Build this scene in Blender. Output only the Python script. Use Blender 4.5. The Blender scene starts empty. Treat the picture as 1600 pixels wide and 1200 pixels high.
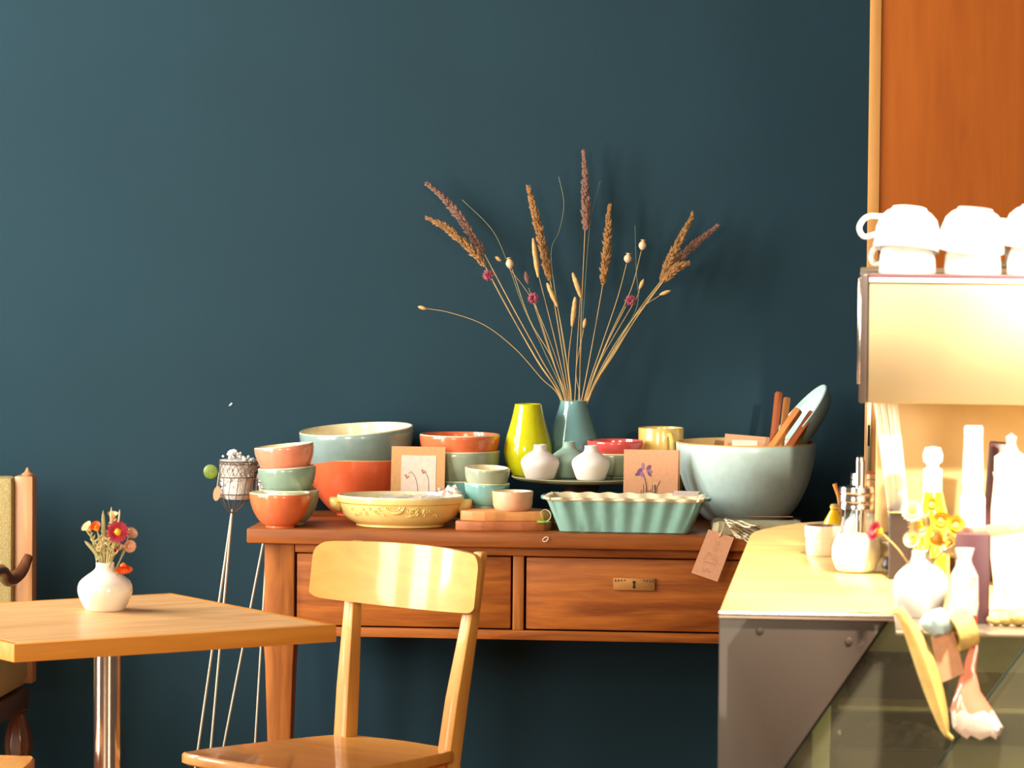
import bpy, bmesh, math, random
from mathutils import Vector, Matrix
random.seed(7)
PI = math.pi
R = math.radians
col = bpy.context.scene.collection
scn = bpy.context.scene

# ------------------------------------------------------------------ camera
F = 6000.0                       # focal length in pixels of the 1600 x 1200 frame
H = 1.551
CAM = Vector((0.8, 0.0, H))
YAW, PITCH, ROLL = R(5.2), math.atan(287.0 / F), R(0.5)
cd = bpy.data.cameras.new('camera')
cam = bpy.data.objects.new('camera', cd)
col.objects.link(cam)
rot = (Matrix.Rotation(YAW, 3, 'Z') @ Matrix.Rotation(R(90) - PITCH, 3, 'X') @ Matrix.Rotation(ROLL, 3, 'Z'))
cam.matrix_world = Matrix.Translation(CAM) @ rot.to_4x4()
cd.sensor_width = 36.0
cd.lens = F / 1600.0 * 36.0
cd.clip_end = 60
cd.dof.use_dof = True
cd.dof.focus_distance = 9.0
cd.dof.aperture_fstop = 14.0
scn.camera = cam

# ------------------------------------------------------------------ world, lights, exposure
vs = scn.view_settings
vs.view_transform = 'Standard'
vs.look = 'None'
vs.gamma = 1.0
vs.use_curve_mapping = False
vs.exposure = 0.9
w = bpy.data.worlds.new('world')
scn.world = w
w.use_nodes = True
w.node_tree.nodes['Background'].inputs[0].default_value = (1.0, 0.84, 0.62, 1)
w.node_tree.nodes['Background'].inputs[1].default_value = 0.10
scn.cycles.use_denoising = True
scn.cycles.max_bounces = 8
scn.cycles.caustics_reflective = False
scn.cycles.caustics_refractive = False


def area(name, loc, target, sx, sy, power, color, spread=180):
    l = bpy.data.lights.new(name, 'AREA')
    l.shape = 'RECTANGLE'
    l.size, l.size_y = sx, sy
    l.energy = power
    l.color = color
    l.spread = R(spread)
    o = bpy.data.objects.new(name, l)
    col.objects.link(o)
    o.location = loc
    o.rotation_euler = (Vector(target) - Vector(loc)).to_track_quat('-Z', 'Y').to_euler()
    return o


# three tall panes of the window in the left wall, the shop front behind the camera, lamps over the bar
for k, (wy, ww, wz, wh, we) in enumerate(((6.5, .5, 1.6, 3.0, 64), (7.4, .5, 2.05, 2.2, 52), (8.2, .34, 2.05, 2.2, 50))):
    area('left_window_light', (-2.75, wy, wz), (-0.2, wy + .1, wz - .6 if k else 1.4), ww, wh, we, (1.0, 0.95, 0.86))
area('shop_front_light', (3.7, -1.6, 1.9), (1.2, 7.0, 1.0), 1.6, 2.2, 150, (1.0, 0.84, 0.60))
area('shop_front_light', (-2.2, -0.6, 2.6), (0.0, 9.0, 1.0), 1.8, 2.0, 150, (1.0, 0.84, 0.60))


def spot(name, loc, target, power, color, angle, blend, size=.06):
    l = bpy.data.lights.new(name, 'SPOT')
    l.energy = power
    l.color = color
    l.spot_size = R(angle)
    l.spot_blend = blend
    l.shadow_soft_size = size
    o = bpy.data.objects.new(name, l)
    col.objects.link(o)
    o.location = loc
    o.rotation_euler = (Vector(target) - Vector(loc)).to_track_quat('-Z', 'Y').to_euler()
    return o


spot('bar_spot_light', (1.02, 4.75, 2.7), (1.32, 6.12, 1.0), 430, (1.0, 0.87, 0.70), 55, 0.5)
spot('bar_sun_spot', (1.95, 3.1, 2.15), (1.50, 6.0, 1.10), 620, (1.0, 0.88, 0.66), 25, 0.35)

# ------------------------------------------------------------------ pixel <-> place helpers
RT = rot.transposed()


def ray(px, py):
    return rot @ Vector(((px - 800) / F, -(py - 600) / F, -1.0))


def onY(px, py, Y):
    d = ray(px, py)
    return CAM + d * ((Y - CAM.y) / d.y)


def onZ(px, py, z):
    d = ray(px, py)
    return CAM + d * ((z - CAM.z) / d.z)


def proj(p):
    q = RT @ (Vector(p) - CAM)
    return 800 + F * q.x / -q.z, 600 - F * q.y / -q.z


def xat(px, Y, z):
    x = 0.0
    for _ in range(6):
        x += (px - proj((x, Y, z))[0]) * Y / F
    return x


def zat(py, x, Y):
    z = 0.8
    for _ in range(6):
        z -= (py - proj((x, Y, z))[1]) * Y / F
    return z


# ------------------------------------------------------------------ materials
def lin(c):
    return tuple((v / 12.92 if v <= 0.04045 else ((v + 0.055) / 1.055) ** 2.4) for v in [k / 255.0 for k in c]) + (1,)


def nmat(name):
    m = bpy.data.materials.new(name)
    m.use_nodes = True
    nt = m.node_tree
    return m, nt, nt.nodes['Principled BSDF']


def plain(name, c, rough=.5, metal=0.0, coat=0.0, var=.06, scale=40.0, bump=0.0, bscale=120.0):
    m, nt, b = nmat(name)
    b.inputs['Roughness'].default_value = rough
    b.inputs['Metallic'].default_value = metal
    b.inputs['Coat Weight'].default_value = coat
    b.inputs['Coat Roughness'].default_value = .05
    tc = nt.nodes.new('ShaderNodeTexCoord')
    n = nt.nodes.new('ShaderNodeTexNoise')
    n.inputs['Scale'].default_value = scale
    n.inputs['Detail'].default_value = 4
    nt.links.new(tc.outputs['Object'], n.inputs['Vector'])
    r = nt.nodes.new('ShaderNodeValToRGB')
    a = lin(c)
    r.color_ramp.elements[0].position = .3
    r.color_ramp.elements[1].position = .7
    r.color_ramp.elements[0].color = tuple(v * (1 - var) for v in a[:3]) + (1,)
    r.color_ramp.elements[1].color = tuple(min(1, v * (1 + var)) for v in a[:3]) + (1,)
    nt.links.new(n.outputs['Fac'], r.inputs['Fac'])
    nt.links.new(r.outputs['Color'], b.inputs['Base Color'])
    if bump:
        n2 = nt.nodes.new('ShaderNodeTexNoise')
        n2.inputs['Scale'].default_value = bscale
        n2.inputs['Detail'].default_value = 3
        nt.links.new(tc.outputs['Object'], n2.inputs['Vector'])
        bp = nt.nodes.new('ShaderNodeBump')
        bp.inputs['Strength'].default_value = bump
        bp.inputs['Distance'].default_value = .004
        nt.links.new(n2.outputs['Fac'], bp.inputs['Height'])
        nt.links.new(bp.outputs['Normal'], b.inputs['Normal'])
    return m


def wood(name, c1, c2, rough=.35, axis='X', scale=1.0, coat=.2, knots=0.0, crough=.18, spec=.5):
    m, nt, b = nmat(name)
    b.inputs['Roughness'].default_value = rough
    b.inputs['Coat Weight'].default_value = coat
    b.inputs['Coat Roughness'].default_value = crough
    b.inputs['Specular IOR Level'].default_value = spec
    tc = nt.nodes.new('ShaderNodeTexCoord')
    mp = nt.nodes.new('ShaderNodeMapping')
    s = {'X': (1.3, 14, 14), 'Y': (14, 1.3, 14), 'Z': (14, 14, 1.3)}[axis]
    mp.inputs['Scale'].default_value = tuple(v * scale for v in s)
    nt.links.new(tc.outputs['Object'], mp.inputs['Vector'])
    n = nt.nodes.new('ShaderNodeTexNoise')
    n.inputs['Scale'].default_value = 2.2
    n.inputs['Detail'].default_value = 6
    n.inputs['Distortion'].default_value = .9
    nt.links.new(mp.outputs['Vector'], n.inputs['Vector'])
    n3 = nt.nodes.new('ShaderNodeTexNoise')
    n3.inputs['Scale'].default_value = 12
    n3.inputs['Detail'].default_value = 3
    nt.links.new(mp.outputs['Vector'], n3.inputs['Vector'])
    mx = nt.nodes.new('ShaderNodeMath')
    mx.operation = 'MULTIPLY_ADD'
    mx.inputs[1].default_value = .3
    nt.links.new(n3.outputs['Fac'], mx.inputs[0])
    nt.links.new(n.outputs['Fac'], mx.inputs[2])
    r = nt.nodes.new('ShaderNodeValToRGB')
    r.color_ramp.elements[0].position = .42
    r.color_ramp.elements[1].position = .86
    r.color_ramp.elements[0].color = lin(c1)
    r.color_ramp.elements[1].color = lin(c2)
    nt.links.new(mx.outputs[0], r.inputs['Fac'])
    out = r.outputs['Color']
    if knots:
        v = nt.nodes.new('ShaderNodeTexVoronoi')
        v.inputs['Scale'].default_value = 4.2
        mp2 = nt.nodes.new('ShaderNodeMapping')
        mp2.inputs['Scale'].default_value = (.8, 1, 1.5)
        nt.links.new(tc.outputs['Object'], mp2.inputs['Vector'])
        nt.links.new(mp2.outputs['Vector'], v.inputs['Vector'])
        r2 = nt.nodes.new('ShaderNodeValToRGB')
        r2.color_ramp.elements[0].position = .02
        r2.color_ramp.elements[1].position = .16
        r2.color_ramp.elements[0].color = (.35, .3, .25, 1)
        r2.color_ramp.elements[1].color = (1, 1, 1, 1)
        nt.links.new(v.outputs['Distance'], r2.inputs['Fac'])
        mm = nt.nodes.new('ShaderNodeMix')
        mm.data_type = 'RGBA'
        mm.blend_type = 'MULTIPLY'
        mm.inputs[0].default_value = knots
        nt.links.new(out, mm.inputs[6])
        nt.links.new(r2.outputs['Color'], mm.inputs[7])
        out = mm.outputs[2]
    nt.links.new(out, b.inputs['Base Color'])
    return m


def thin_glass(name, tint=(1, 1, 1), rough=.02, haze=.0, haze_col=(1, 1, 1)):
    m = bpy.data.materials.new(name)
    m.use_nodes = True
    nt = m.node_tree
    nt.nodes.clear()
    out = nt.nodes.new('ShaderNodeOutputMaterial')
    tr = nt.nodes.new('ShaderNodeBsdfTransparent')
    tr.inputs[0].default_value = tuple(tint) + (1,)
    gl = nt.nodes.new('ShaderNodeBsdfGlossy')
    gl.inputs['Roughness'].default_value = rough
    lw_ = nt.nodes.new('ShaderNodeLayerWeight')
    lw_.inputs[0].default_value = .5
    pw_ = nt.nodes.new('ShaderNodeMath')
    pw_.operation = 'POWER'
    pw_.inputs[1].default_value = 4.0
    nt.links.new(lw_.outputs['Facing'], pw_.inputs[0])
    fr = nt.nodes.new('ShaderNodeMath')
    fr.operation = 'MULTIPLY_ADD'
    fr.inputs[1].default_value = .6
    fr.inputs[2].default_value = .04
    nt.links.new(pw_.outputs[0], fr.inputs[0])
    mix = nt.nodes.new('ShaderNodeMixShader')
    nt.links.new(fr.outputs[0], mix.inputs[0])
    nt.links.new(tr.outputs[0], mix.inputs[1])
    nt.links.new(gl.outputs[0], mix.inputs[2])
    last = mix
    if haze:
        df = nt.nodes.new('ShaderNodeBsdfDiffuse')
        df.inputs[0].default_value = tuple(haze_col) + (1,)
        mix2 = nt.nodes.new('ShaderNodeMixShader')
        mix2.inputs[0].default_value = haze
        nt.links.new(mix.outputs[0], mix2.inputs[1])
        nt.links.new(df.outputs[0], mix2.inputs[2])
        last = mix2
    nt.links.new(last.outputs[0], out.inputs[0])
    return m


def ceramic(name, c, rough=.22, coat=.35, var=.05):
    return plain(name, c, rough, 0, coat, var, 55)


M = {}
M['wall'] = plain('teal_wall_paint', (28, 55, 67), .85, 0, 0, .05, 3.0, .12, 260)
M['wall'].node_tree.nodes['Principled BSDF'].inputs['Specular IOR Level'].default_value = .25
M['floor'] = wood('floor_boards', (120, 78, 44), (160, 108, 66), .4, 'Y', .6)
M['pine'] = wood('old_pine', (120, 58, 16), (184, 106, 38), .5, 'X', 1.0, .0, .8, spec=.3)
M['pine_v'] = wood('old_pine_upright', (132, 72, 26), (182, 110, 48), .5, 'Z', 1.0, .0, spec=.3)
M['pine_top'] = wood('old_pine_top', (112, 58, 20), (158, 88, 34), .45, 'X', .8, .05, spec=.3)
M['beech'] = wood('lacquered_beech', (212, 144, 58), (228, 162, 74), .5, 'X', .7, .45, crough=.09)
M['beech_v'] = wood('lacquered_beech_upright', (214, 148, 64), (230, 168, 82), .5, 'Z', .7, .3, crough=.1)
M['table'] = wood('table_oak', (196, 142, 86), (228, 178, 118), .42, 'X', 1.1, .1)
M['table_edge'] = wood('table_edging', (206, 130, 46), (224, 150, 62), .5, 'X', .8, .05, spec=.3)
M['door'] = wood('orange_veneer', (146, 74, 18), (164, 88, 26), .6, 'Z', .5, .0, spec=.15)
M['door_edge'] = wood('pale_door_edge', (196, 140, 76), (212, 158, 94), .5, 'Z', .8, .0, spec=.2)
M['counter'] = wood('counter_maple', (230, 186, 110), (244, 208, 132), .3, 'X', .7, .3)
M['board_light'] = wood('board_light', (196, 126, 66), (222, 156, 92), .5, 'X', 1.2, 0)
M['board_dark'] = wood('board_dark', (150, 82, 42), (184, 108, 62), .5, 'X', 1.2, 0)
M['server'] = wood('red_brown_wood', (138, 66, 30), (176, 96, 50), .45, 'Z', 2, .1)
M['server_light'] = wood('amber_wood', (186, 112, 52), (214, 142, 78), .45, 'Z', 2, .1)
M['dark_wood'] = wood('dark_walnut', (72, 40, 22), (108, 64, 38), .3, 'Z', 2, .3)
M['post_wood'] = wood('tan_chair_wood', (168, 116, 74), (190, 138, 92), .45, 'Z', 1.5, .1)
M['coral'] = ceramic('coral_glaze', (230, 116, 72))
M['coral_deep'] = ceramic('deep_coral_glaze', (238, 108, 66))
M['pink'] = ceramic('peach_pink_glaze', (232, 142, 112))
M['rose'] = ceramic('rose_red_glaze', (206, 82, 78), .15, .6)
M['sage'] = ceramic('sage_glaze', (134, 158, 140))
M['sage_light'] = ceramic('pale_sage_glaze', (166, 178, 152))
M['greyblue'] = ceramic('grey_blue_glaze', (140, 164, 160))
M['teal'] = ceramic('turquoise_glaze', (120, 178, 174))
M['celadon'] = ceramic('celadon_glaze', (132, 178, 166))
M['bluevase'] = ceramic('blue_vase_glaze', (118, 164, 166), .12, .7)
M['lime'] = ceramic('lime_glaze', (206, 204, 26), .1, .8)
M['yellow'] = ceramic('straw_yellow_glaze', (240, 210, 130), .3, .3)
M['mug'] = ceramic('mustard_glaze', (222, 186, 104), .15, .6)
M['peach'] = ceramic('peach_matt', (240, 178, 140), .45, .1)
M['cream'] = ceramic('cream_glaze', (240, 226, 188), .2, .5)
M['white_matt'] = plain('white_bisque', (236, 224, 218), .6, 0, 0, .03)
M['sage_matt'] = plain('sage_bisque', (150, 180, 166), .55, 0, 0, .03)
M['plate'] = ceramic('olive_plate_glaze', (176, 178, 142))
M['bigbowl'] = ceramic('big_bowl_glaze', (186, 210, 208), .25, .4)
M['paleblue'] = ceramic('pale_blue_glaze', (196, 222, 222), .12, .6)
M['rim_tan'] = ceramic('tan_rim', (206, 164, 106), .35, .2)
M['kraft'] = plain('kraft_card', (206, 156, 104), .8, 0, 0, .06, 120)
M['kraft_pink'] = plain('pinkish_kraft', (206, 150, 114), .8, 0, 0, .06, 120)
M['paper'] = plain('handmade_paper', (228, 206, 192), .85, 0, 0, .08, 90)
M['ink'] = plain('grey_ink', (120, 100, 92), .9)
M['faint_ink'] = plain('faint_ink', (172, 118, 84), .9)
M['violet'] = plain('violet_ink', (150, 106, 150), .85, 0, 0, .2, 400)
M['violet_dark'] = plain('dark_violet_ink', (112, 76, 108), .85, 0, 0, .2, 400)
M['brass'] = plain('old_brass', (176, 124, 66), .45, .5)
M['black'] = plain('dark_hole', (18, 12, 10), .8)
M['steel'] = plain('brushed_steel', (186, 172, 148), .36, .85, 0, .03, 9)
M['panel_steel'] = plain('warm_brushed_steel', (160, 142, 112), .42, .85, 0, .06, 7)
M['chrome'] = plain('chrome', (225, 210, 200), .16, 1.0)
M['wire'] = plain('grey_wire', (112, 100, 92), .5, .4)
M['rod'] = plain('galvanised_rod', (172, 160, 138), .5, .5)
M['bead'] = plain('frosted_bead', (226, 222, 216), .5, 0, .1, .05)
M['bag_film'] = plain('clear_bag_film', (214, 206, 198), .4, 0, .2, .22, 60, .8, 90)
M['green'] = plain('green_label', (104, 124, 36), .4, 0, 0, .3, 60)
M['green_tag'] = plain('green_ring', (132, 190, 60), .5)
M['string'] = plain('pale_string', (224, 208, 176), .9)
M['linen'] = plain('sage_linen', (190, 182, 146), .9, 0, 0, .1, 80, .3, 500)
M['brown_panel'] = plain('brown_steel', (60, 48, 40), .5, .1, .1, .06, 6, .05, 400)
M['dark'] = plain('dark_plastic', (58, 46, 42), .4)
M['cup'] = ceramic('white_porcelain', (246, 242, 236), .15, .5, .01)
M['glass'] = thin_glass('clear_glass', (.97, .98, .97))
M['pane'] = thin_glass('vitrine_glass', (.92, .95, .9), .02, .06, (.55, .50, .36))  # olive diffuse share paints the haze on the glass into its colour
M['wrap'] = thin_glass('cellophane', (.95, .95, .95), .15, .45, (.85, .8, .72))
M['tissue'] = plain('grey_tissue', (206, 194, 178), .6, 0, 0, .08, 60)
M['pane_edge'] = plain('glass_edge', (52, 64, 60), .2)
M['sugar'] = plain('sugar', (250, 246, 236), .8)
M['oil'] = plain('yellow_oil', (244, 200, 30), .15, 0, .6)
M['straw_leaf'] = plain('dried_leaf', (232, 198, 112), .7, 0, 0, .15, 30)
M['tin'] = plain('dark_tin', (78, 66, 54), .35, .4)
M['cake'] = plain('chocolate_crumb', (52, 40, 32), .8, 0, 0, .5, 70, .8, 80)
M['liner'] = plain('pale_green_paper', (176, 176, 120), .7)
M['vit_back'] = plain('vitrine_back', (156, 144, 106), .4, .1)
M['fabric'] = plain('mustard_tweed', (168, 150, 100), .95, 0, 0, .2, 260, .6, 500)
M['stem'] = plain('dry_stem', (206, 168, 104), .8)
M['stem_green'] = plain('grey_green_stem', (160, 158, 112), .8)
M['sprig'] = plain('pale_sprig', (186, 182, 132), .8, 0, 0, .15, 90)
M['plume_tan'] = plain('tan_plume', (156, 114, 68), .9, 0, 0, .25, 120)
M['plume_purple'] = plain('purple_plume', (134, 100, 88), .9, 0, 0, .2, 120)
M['plume_pale'] = plain('pale_bud', (206, 164, 104), .9, 0, 0, .15, 120)
M['magenta'] = plain('magenta_bloom', (176, 84, 104), .8, 0, 0, .25, 200)
M['pod'] = plain('poppy_pod', (226, 192, 156), .8)
M['pet_red'] = plain('crimson_petal', (176, 34, 66), .6, 0, 0, .2, 90)
M['pet_orange'] = plain('orange_petal', (236, 96, 24), .6, 0, 0, .2, 90)
M['pet_yellow'] = plain('yellow_petal', (240, 176, 40), .6, 0, 0, .2, 90)
M['pet_pink'] = plain('pale_pink_petal', (226, 176, 150), .7, 0, 0, .15, 90)
M['pet_cream'] = plain('cream_petal', (236, 214, 164), .7, 0, 0, .15, 90)
M['red_label'] = plain('red_print', (206, 44, 36), .4)
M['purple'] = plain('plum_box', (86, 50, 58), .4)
M['tan_wood'] = wood('tan_rail', (182, 134, 96), (206, 160, 120), .45, 'X', 1)
M['pale_panel'] = plain('pale_ochre_panel', (226, 190, 136), .5, 0, 0, .12, 9)
M['bread'] = plain('biscuit', (222, 190, 110), .8, 0, 0, .2, 40, .5, 60)
M['paint_white'] = plain('bare_plaster', (176, 186, 186), .9)
M['pale_blue'] = plain('pale_blue_matt', (176, 198, 200), .6)

# ------------------------------------------------------------------ mesh helpers


def link(name, me, mats, parent=None, smooth=True):
    if not isinstance(mats, (list, tuple)):
        mats = [mats]
    for m in mats:
        me.materials.append(M[m] if isinstance(m, str) else m)
    if smooth:
        for p in me.polygons:
            p.use_smooth = True
        try:
            me.set_sharp_from_angle(angle=R(40))
        except Exception:
            pass
    o = bpy.data.objects.new(name, me)
    col.objects.link(o)
    if parent is not None:
        o.parent = parent
    return o


def tag(o, label, cat, group=None):
    o['label'] = label
    o['category'] = cat
    if group:
        o['group'] = group
    return o


def thing(name, label, cat, loc=(0, 0, 0), rz=0.0, group=None):
    o = bpy.data.objects.new(name, None)
    o.empty_display_size = .05
    col.objects.link(o)
    o.location = loc
    o.rotation_euler = (0, 0, rz)
    return tag(o, label, cat, group)


def struct(o):
    o['kind'] = 'structure'
    return o


def bm_mesh(bm, name='m'):
    bmesh.ops.recalc_face_normals(bm, faces=bm.faces)
    me = bpy.data.meshes.new(name)
    bm.to_mesh(me)
    bm.free()
    return me


def lathe_me(prof, segs=48, mats=None, sx=1.0, sy=1.0, wave=None):
    """prof: list of (r, z); mats: material index per profile segment"""
    bm = bmesh.new()
    rings = []
    for i, (r, z) in enumerate(prof):
        if r < 1e-6:
            rings.append([bm.verts.new((0, 0, z))])
        else:
            ring = []
            for k in range(segs):
                a = 2 * PI * k / segs
                rr = r * (wave(a, i) if wave else 1)
                ring.append(bm.verts.new((rr * math.cos(a) * sx, rr * math.sin(a) * sy, z)))
            rings.append(ring)
    for i in range(len(rings) - 1):
        a, b = rings[i], rings[i + 1]
        mi = mats[i] if mats else 0
        for k in range(segs):
            k2 = (k + 1) % segs
            if len(a) == 1 and len(b) == 1:
                continue
            if len(a) == 1:
                f = bm.faces.new((a[0], b[k], b[k2]))
            elif len(b) == 1:
                f = bm.faces.new((a[k], a[k2], b[0]))
            else:
                f = bm.faces.new((a[k], a[k2], b[k2], b[k]))
            f.material_index = mi
    return bm_mesh(bm)


def add_box(bm, c, s, mat=None):
    vs_ = []
    for dx in (-.5, .5):
        for dy in (-.5, .5):
            for dz in (-.5, .5):
                v = Vector((dx * s[0], dy * s[1], dz * s[2]))
                if mat is not None:
                    v = mat @ v
                vs_.append(bm.verts.new(v + Vector(c)))
    for f in ((0, 1, 3, 2), (4, 6, 7, 5), (0, 4, 5, 1), (2, 3, 7, 6), (0, 2, 6, 4), (1, 5, 7, 3)):
        bm.faces.new([vs_[i] for i in f])
    return vs_


def box_me(c, s, bevel=0.0, mat=None, segs=2):
    bm = bmesh.new()
    add_box(bm, c, s, mat)
    if bevel:
        bmesh.ops.bevel(bm, geom=list(bm.edges), offset=bevel, segments=segs, affect='EDGES', profile=.5)
    return bm_mesh(bm)


def span_me(x0, x1, y0, y1, z0, z1, bevel=0.0):
    return box_me(((x0 + x1) / 2, (y0 + y1) / 2, (z0 + z1) / 2), (abs(x1 - x0), abs(y1 - y0), abs(z1 - z0)), bevel)


def add_tube(bm, pts, rad, segs=6, cap=True):
    pts = [Vector(p) for p in pts]
    n = len(pts)
    rads = rad if isinstance(rad, (list, tuple)) else [rad] * n
    t0 = (pts[1] - pts[0]).normalized()
    up = Vector((0, 0, 1)) if abs(t0.z) < .9 else Vector((1, 0, 0))
    nrm = t0.cross(up).normalized()
    rings = []
    for i in range(n):
        t = (pts[min(i + 1, n - 1)] - pts[max(i - 1, 0)])
        t = t.normalized() if t.length > 1e-9 else t0
        nrm = (nrm - t * nrm.dot(t))
        nrm = nrm.normalized() if nrm.length > 1e-6 else t.orthogonal().normalized()
        bi = t.cross(nrm)
        rings.append([bm.verts.new(pts[i] + (nrm * math.cos(2 * PI * k / segs) + bi * math.sin(2 * PI * k / segs)) * rads[i]) for k in range(segs)])
    for i in range(n - 1):
        for k in range(segs):
            k2 = (k + 1) % segs
            bm.faces.new((rings[i][k], rings[i][k2], rings[i + 1][k2], rings[i + 1][k]))
    if cap:
        bm.faces.new(rings[0][::-1])
        bm.faces.new(rings[-1])


def tube_me(pts, rad, segs=6):
    bm = bmesh.new()
    add_tube(bm, pts, rad, segs)
    return bm_mesh(bm)


def prism_me(poly, vec, bevel=0.0):
    """extrude a 3-D polygon along vec"""
    bm = bmesh.new()
    a = [bm.verts.new(Vector(p)) for p in poly]
    b = [bm.verts.new(Vector(p) + Vector(vec)) for p in poly]
    bm.faces.new(a)
    bm.faces.new(b[::-1])
    for i in range(len(a)):
        j = (i + 1) % len(a)
        bm.faces.new((a[i], b[i], b[j], a[j]))
    bmesh.ops.recalc_face_normals(bm, faces=bm.faces)
    if bevel:
        bmesh.ops.bevel(bm, geom=list(bm.edges), offset=bevel, segments=2, affect='EDGES', profile=.5)
    return bm_mesh(bm)


def smooth_path(pts, n=6):
    """Catmull-Rom through points"""
    pts = [Vector(p) for p in pts]
    if len(pts) < 3:
        return pts
    ext = [pts[0] * 2 - pts[1]] + pts + [pts[-1] * 2 - pts[-2]]
    out = []
    for i in range(1, len(ext) - 2):
        p0, p1, p2, p3 = ext[i - 1:i + 3]
        for k in range(n):
            t = k / n
            out.append(.5 * ((2 * p1) + (p2 - p0) * t + (2 * p0 - 5 * p1 + 4 * p2 - p3) * t * t + (3 * p1 - p0 - 3 * p2 + p3) * t ** 3))
    out.append(pts[-1])
    return out


def blob_me(c, d, L, rr, bumps=.0, segs=12, rings=8, ex=.6):
    """elongated seed head along d"""
    d = Vector(d).normalized()
    o1 = d.orthogonal().normalized()
    o2 = d.cross(o1)
    bm = bmesh.new()
    prev = None
    top = bot = None
    for i in range(rings + 1):
        t = i / rings
        r = rr * math.sin(PI * min(.985, max(.015, t))) ** ex
        ring = [bm.verts.new(Vector(c) + d * (t - .5) * L + (o1 * math.cos(2 * PI * k / segs) + o2 * math.sin(2 * PI * k / segs)) * r * (1 + random.uniform(-bumps, bumps))) for k in range(segs)]
        if prev:
            for k in range(segs):
                bm.faces.new((prev[k], prev[(k + 1) % segs], ring[(k + 1) % segs], ring[k]))
        else:
            bm.faces.new(ring[::-1])
        prev = ring
    bm.faces.new(prev)
    return bm_mesh(bm)


def rect_path(hw, hh, r, n=6):
    pts = []
    for cx, cz, a0 in ((hw - r, hh - r, 0), (-hw + r, hh - r, 90), (-hw + r, -hh + r, 180), (hw - r, -hh + r, 270)):
        for k in range(n + 1):
            a = R(a0 + 90 * k / n)
            pts.append((cx + r * math.cos(a), cz + r * math.sin(a)))
    return pts


# ------------------------------------------------------------------ the room
YW = 9.46
struct(link('wall_back', span_me(-4.2, 5.0, YW, YW + .12, 0, 3.4), 'wall', None, False))
wb = bpy.data.objects['wall_back']
chip = onY(360, 632, YW)
bm = bmesh.new()
cv = [bm.verts.new((chip.x + dx, YW - .0012, chip.z + dz)) for dx, dz in ((-.005, -.004), (.001, -.003), (.006, .003), (.002, .005), (-.002, .0))]
bm.faces.new(cv)
link('paint_chip', bm_mesh(bm), 'paint_white', wb, False)
struct(link('floor', span_me(-4.2, 5.0, 1.0, YW + .12, -.1, 0), 'floor', None, False))

# open door leaf on the right
DY = 8.3
dx0 = xat(1359, DY, 1.9)
door = struct(bpy.data.objects.new('door_1', None))
col.objects.link(door)
door.location = (dx0, DY, 0)
ew = 18 * DY / F
link('door_edge', span_me(0, ew, -.004, .04, .02, 3.0, .002), 'door_edge', door)
link('door_leaf', span_me(ew + .0005, .95, 0, .04, .02, 3.0, .002), 'door', door)
pz = zat(682, dx0, DY)
lp = link('latch_plate', span_me(.004, .014, -.006, 0, pz - .075, pz + .075, .001), 'steel', door)
link('latch_slot', span_me(.0065, .0115, -.0075, -.004, pz - .02, pz + .025), 'black', lp, False)

# ------------------------------------------------------------------ dresser
TZ = .78
DF = 8.86                        # front edge of the dresser top
xl, xr = xat(385, DF, TZ), xat(1246, DF, TZ)
xm = (xl + xr) / 2
dr = thing('dresser', 'old honey-coloured pine dresser table with two drawers against the dark wall', 'dresser', (xm, DF, 0))
hw = (xr - xl) / 2
link('top', span_me(-hw, hw, 0, .58, TZ - .036, TZ, .005), 'pine_top', dr)
FY = .035                       # front face of frame, local y


def lx(px, z=.7):
    return xat(px, DF + FY, z) - xm


zr1 = zat(869, xm, DF + FY)
zd0 = zat(984, xm, DF + FY)
zb = zat(1000, xm, DF + FY)
lL0, lL1 = lx(413), lx(460)
d1a, d1b, d2a = lx(461), lx(800), lx(820)
d2b = d2a + (d1b - d1a)
lR0, lR1 = d2b + .001, d2b + (lL1 - lL0)
for (a, b, y0, y1) in ((lL0, lL1, FY, FY + .07), (lR0, lR1, FY, FY + .07), (lL0 - .012, lL0 + .034, .29, .335), (lR1 - .046, lR1, .29, .335)):
    bm = bmesh.new()
    cx, cy = (a + b) / 2, (y0 + y1) / 2
    rings = []
    for z, s in ((0, .55), (zb - .07, .93), (zb - .03, 1.0), (TZ - .0365, 1.0)):
        rings.append([bm.verts.new((cx + sx_ * (b - a) / 2 * s, cy + sy_ * (y1 - y0) / 2 * s, z)) for sx_, sy_ in ((-1, -1), (1, -1), (1, 1), (-1, 1))])
    for i in range(3):
        for k in range(4):
            bm.faces.new((rings[i][k], rings[i][(k + 1) % 4], rings[i + 1][(k + 1) % 4], rings[i + 1][k]))
    bm.faces.new(rings[0])
    bm.faces.new(rings[-1])
    bmesh.ops.recalc_face_normals(bm, faces=bm.faces)
    bmesh.ops.bevel(bm, geom=[e for e in bm.edges if abs((e.verts[0].co - e.verts[1].co).normalized().z) > .8], offset=.004, segments=2, affect='EDGES', profile=.5)
    link('leg', bm_mesh(bm), 'pine_v', dr)
link('top_rail', span_me(lL1 + .0005, lR0 - .0005, FY + .003, FY + .03, zr1, TZ - .0365, .002), 'pine', dr)
link('bottom_rail', span_me(lL1 + .0005, lR0 - .0005, FY + .001, FY + .03, zb, zd0 - .002, .002), 'pine', dr)
link('divider', span_me(d1b + .002, d2a - .002, FY + .003, FY + .03, zd0 - .0015, zr1 - .0005, .002), 'pine_v', dr)
for s in (lL0 + .015, lR1 - .035):
    link('side_panel', span_me(s, s + .02, FY + .0705, .5195, zb, TZ - .0365), 'pine', dr)
link('back_panel', span_me(lL1, lR0, .52, .54, zb, TZ - .0365), 'pine', dr)
link('drawer_floor', span_me(lL1, lR0, FY + .05, .519, zb + .002, zb + .012), 'pine', dr)
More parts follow.
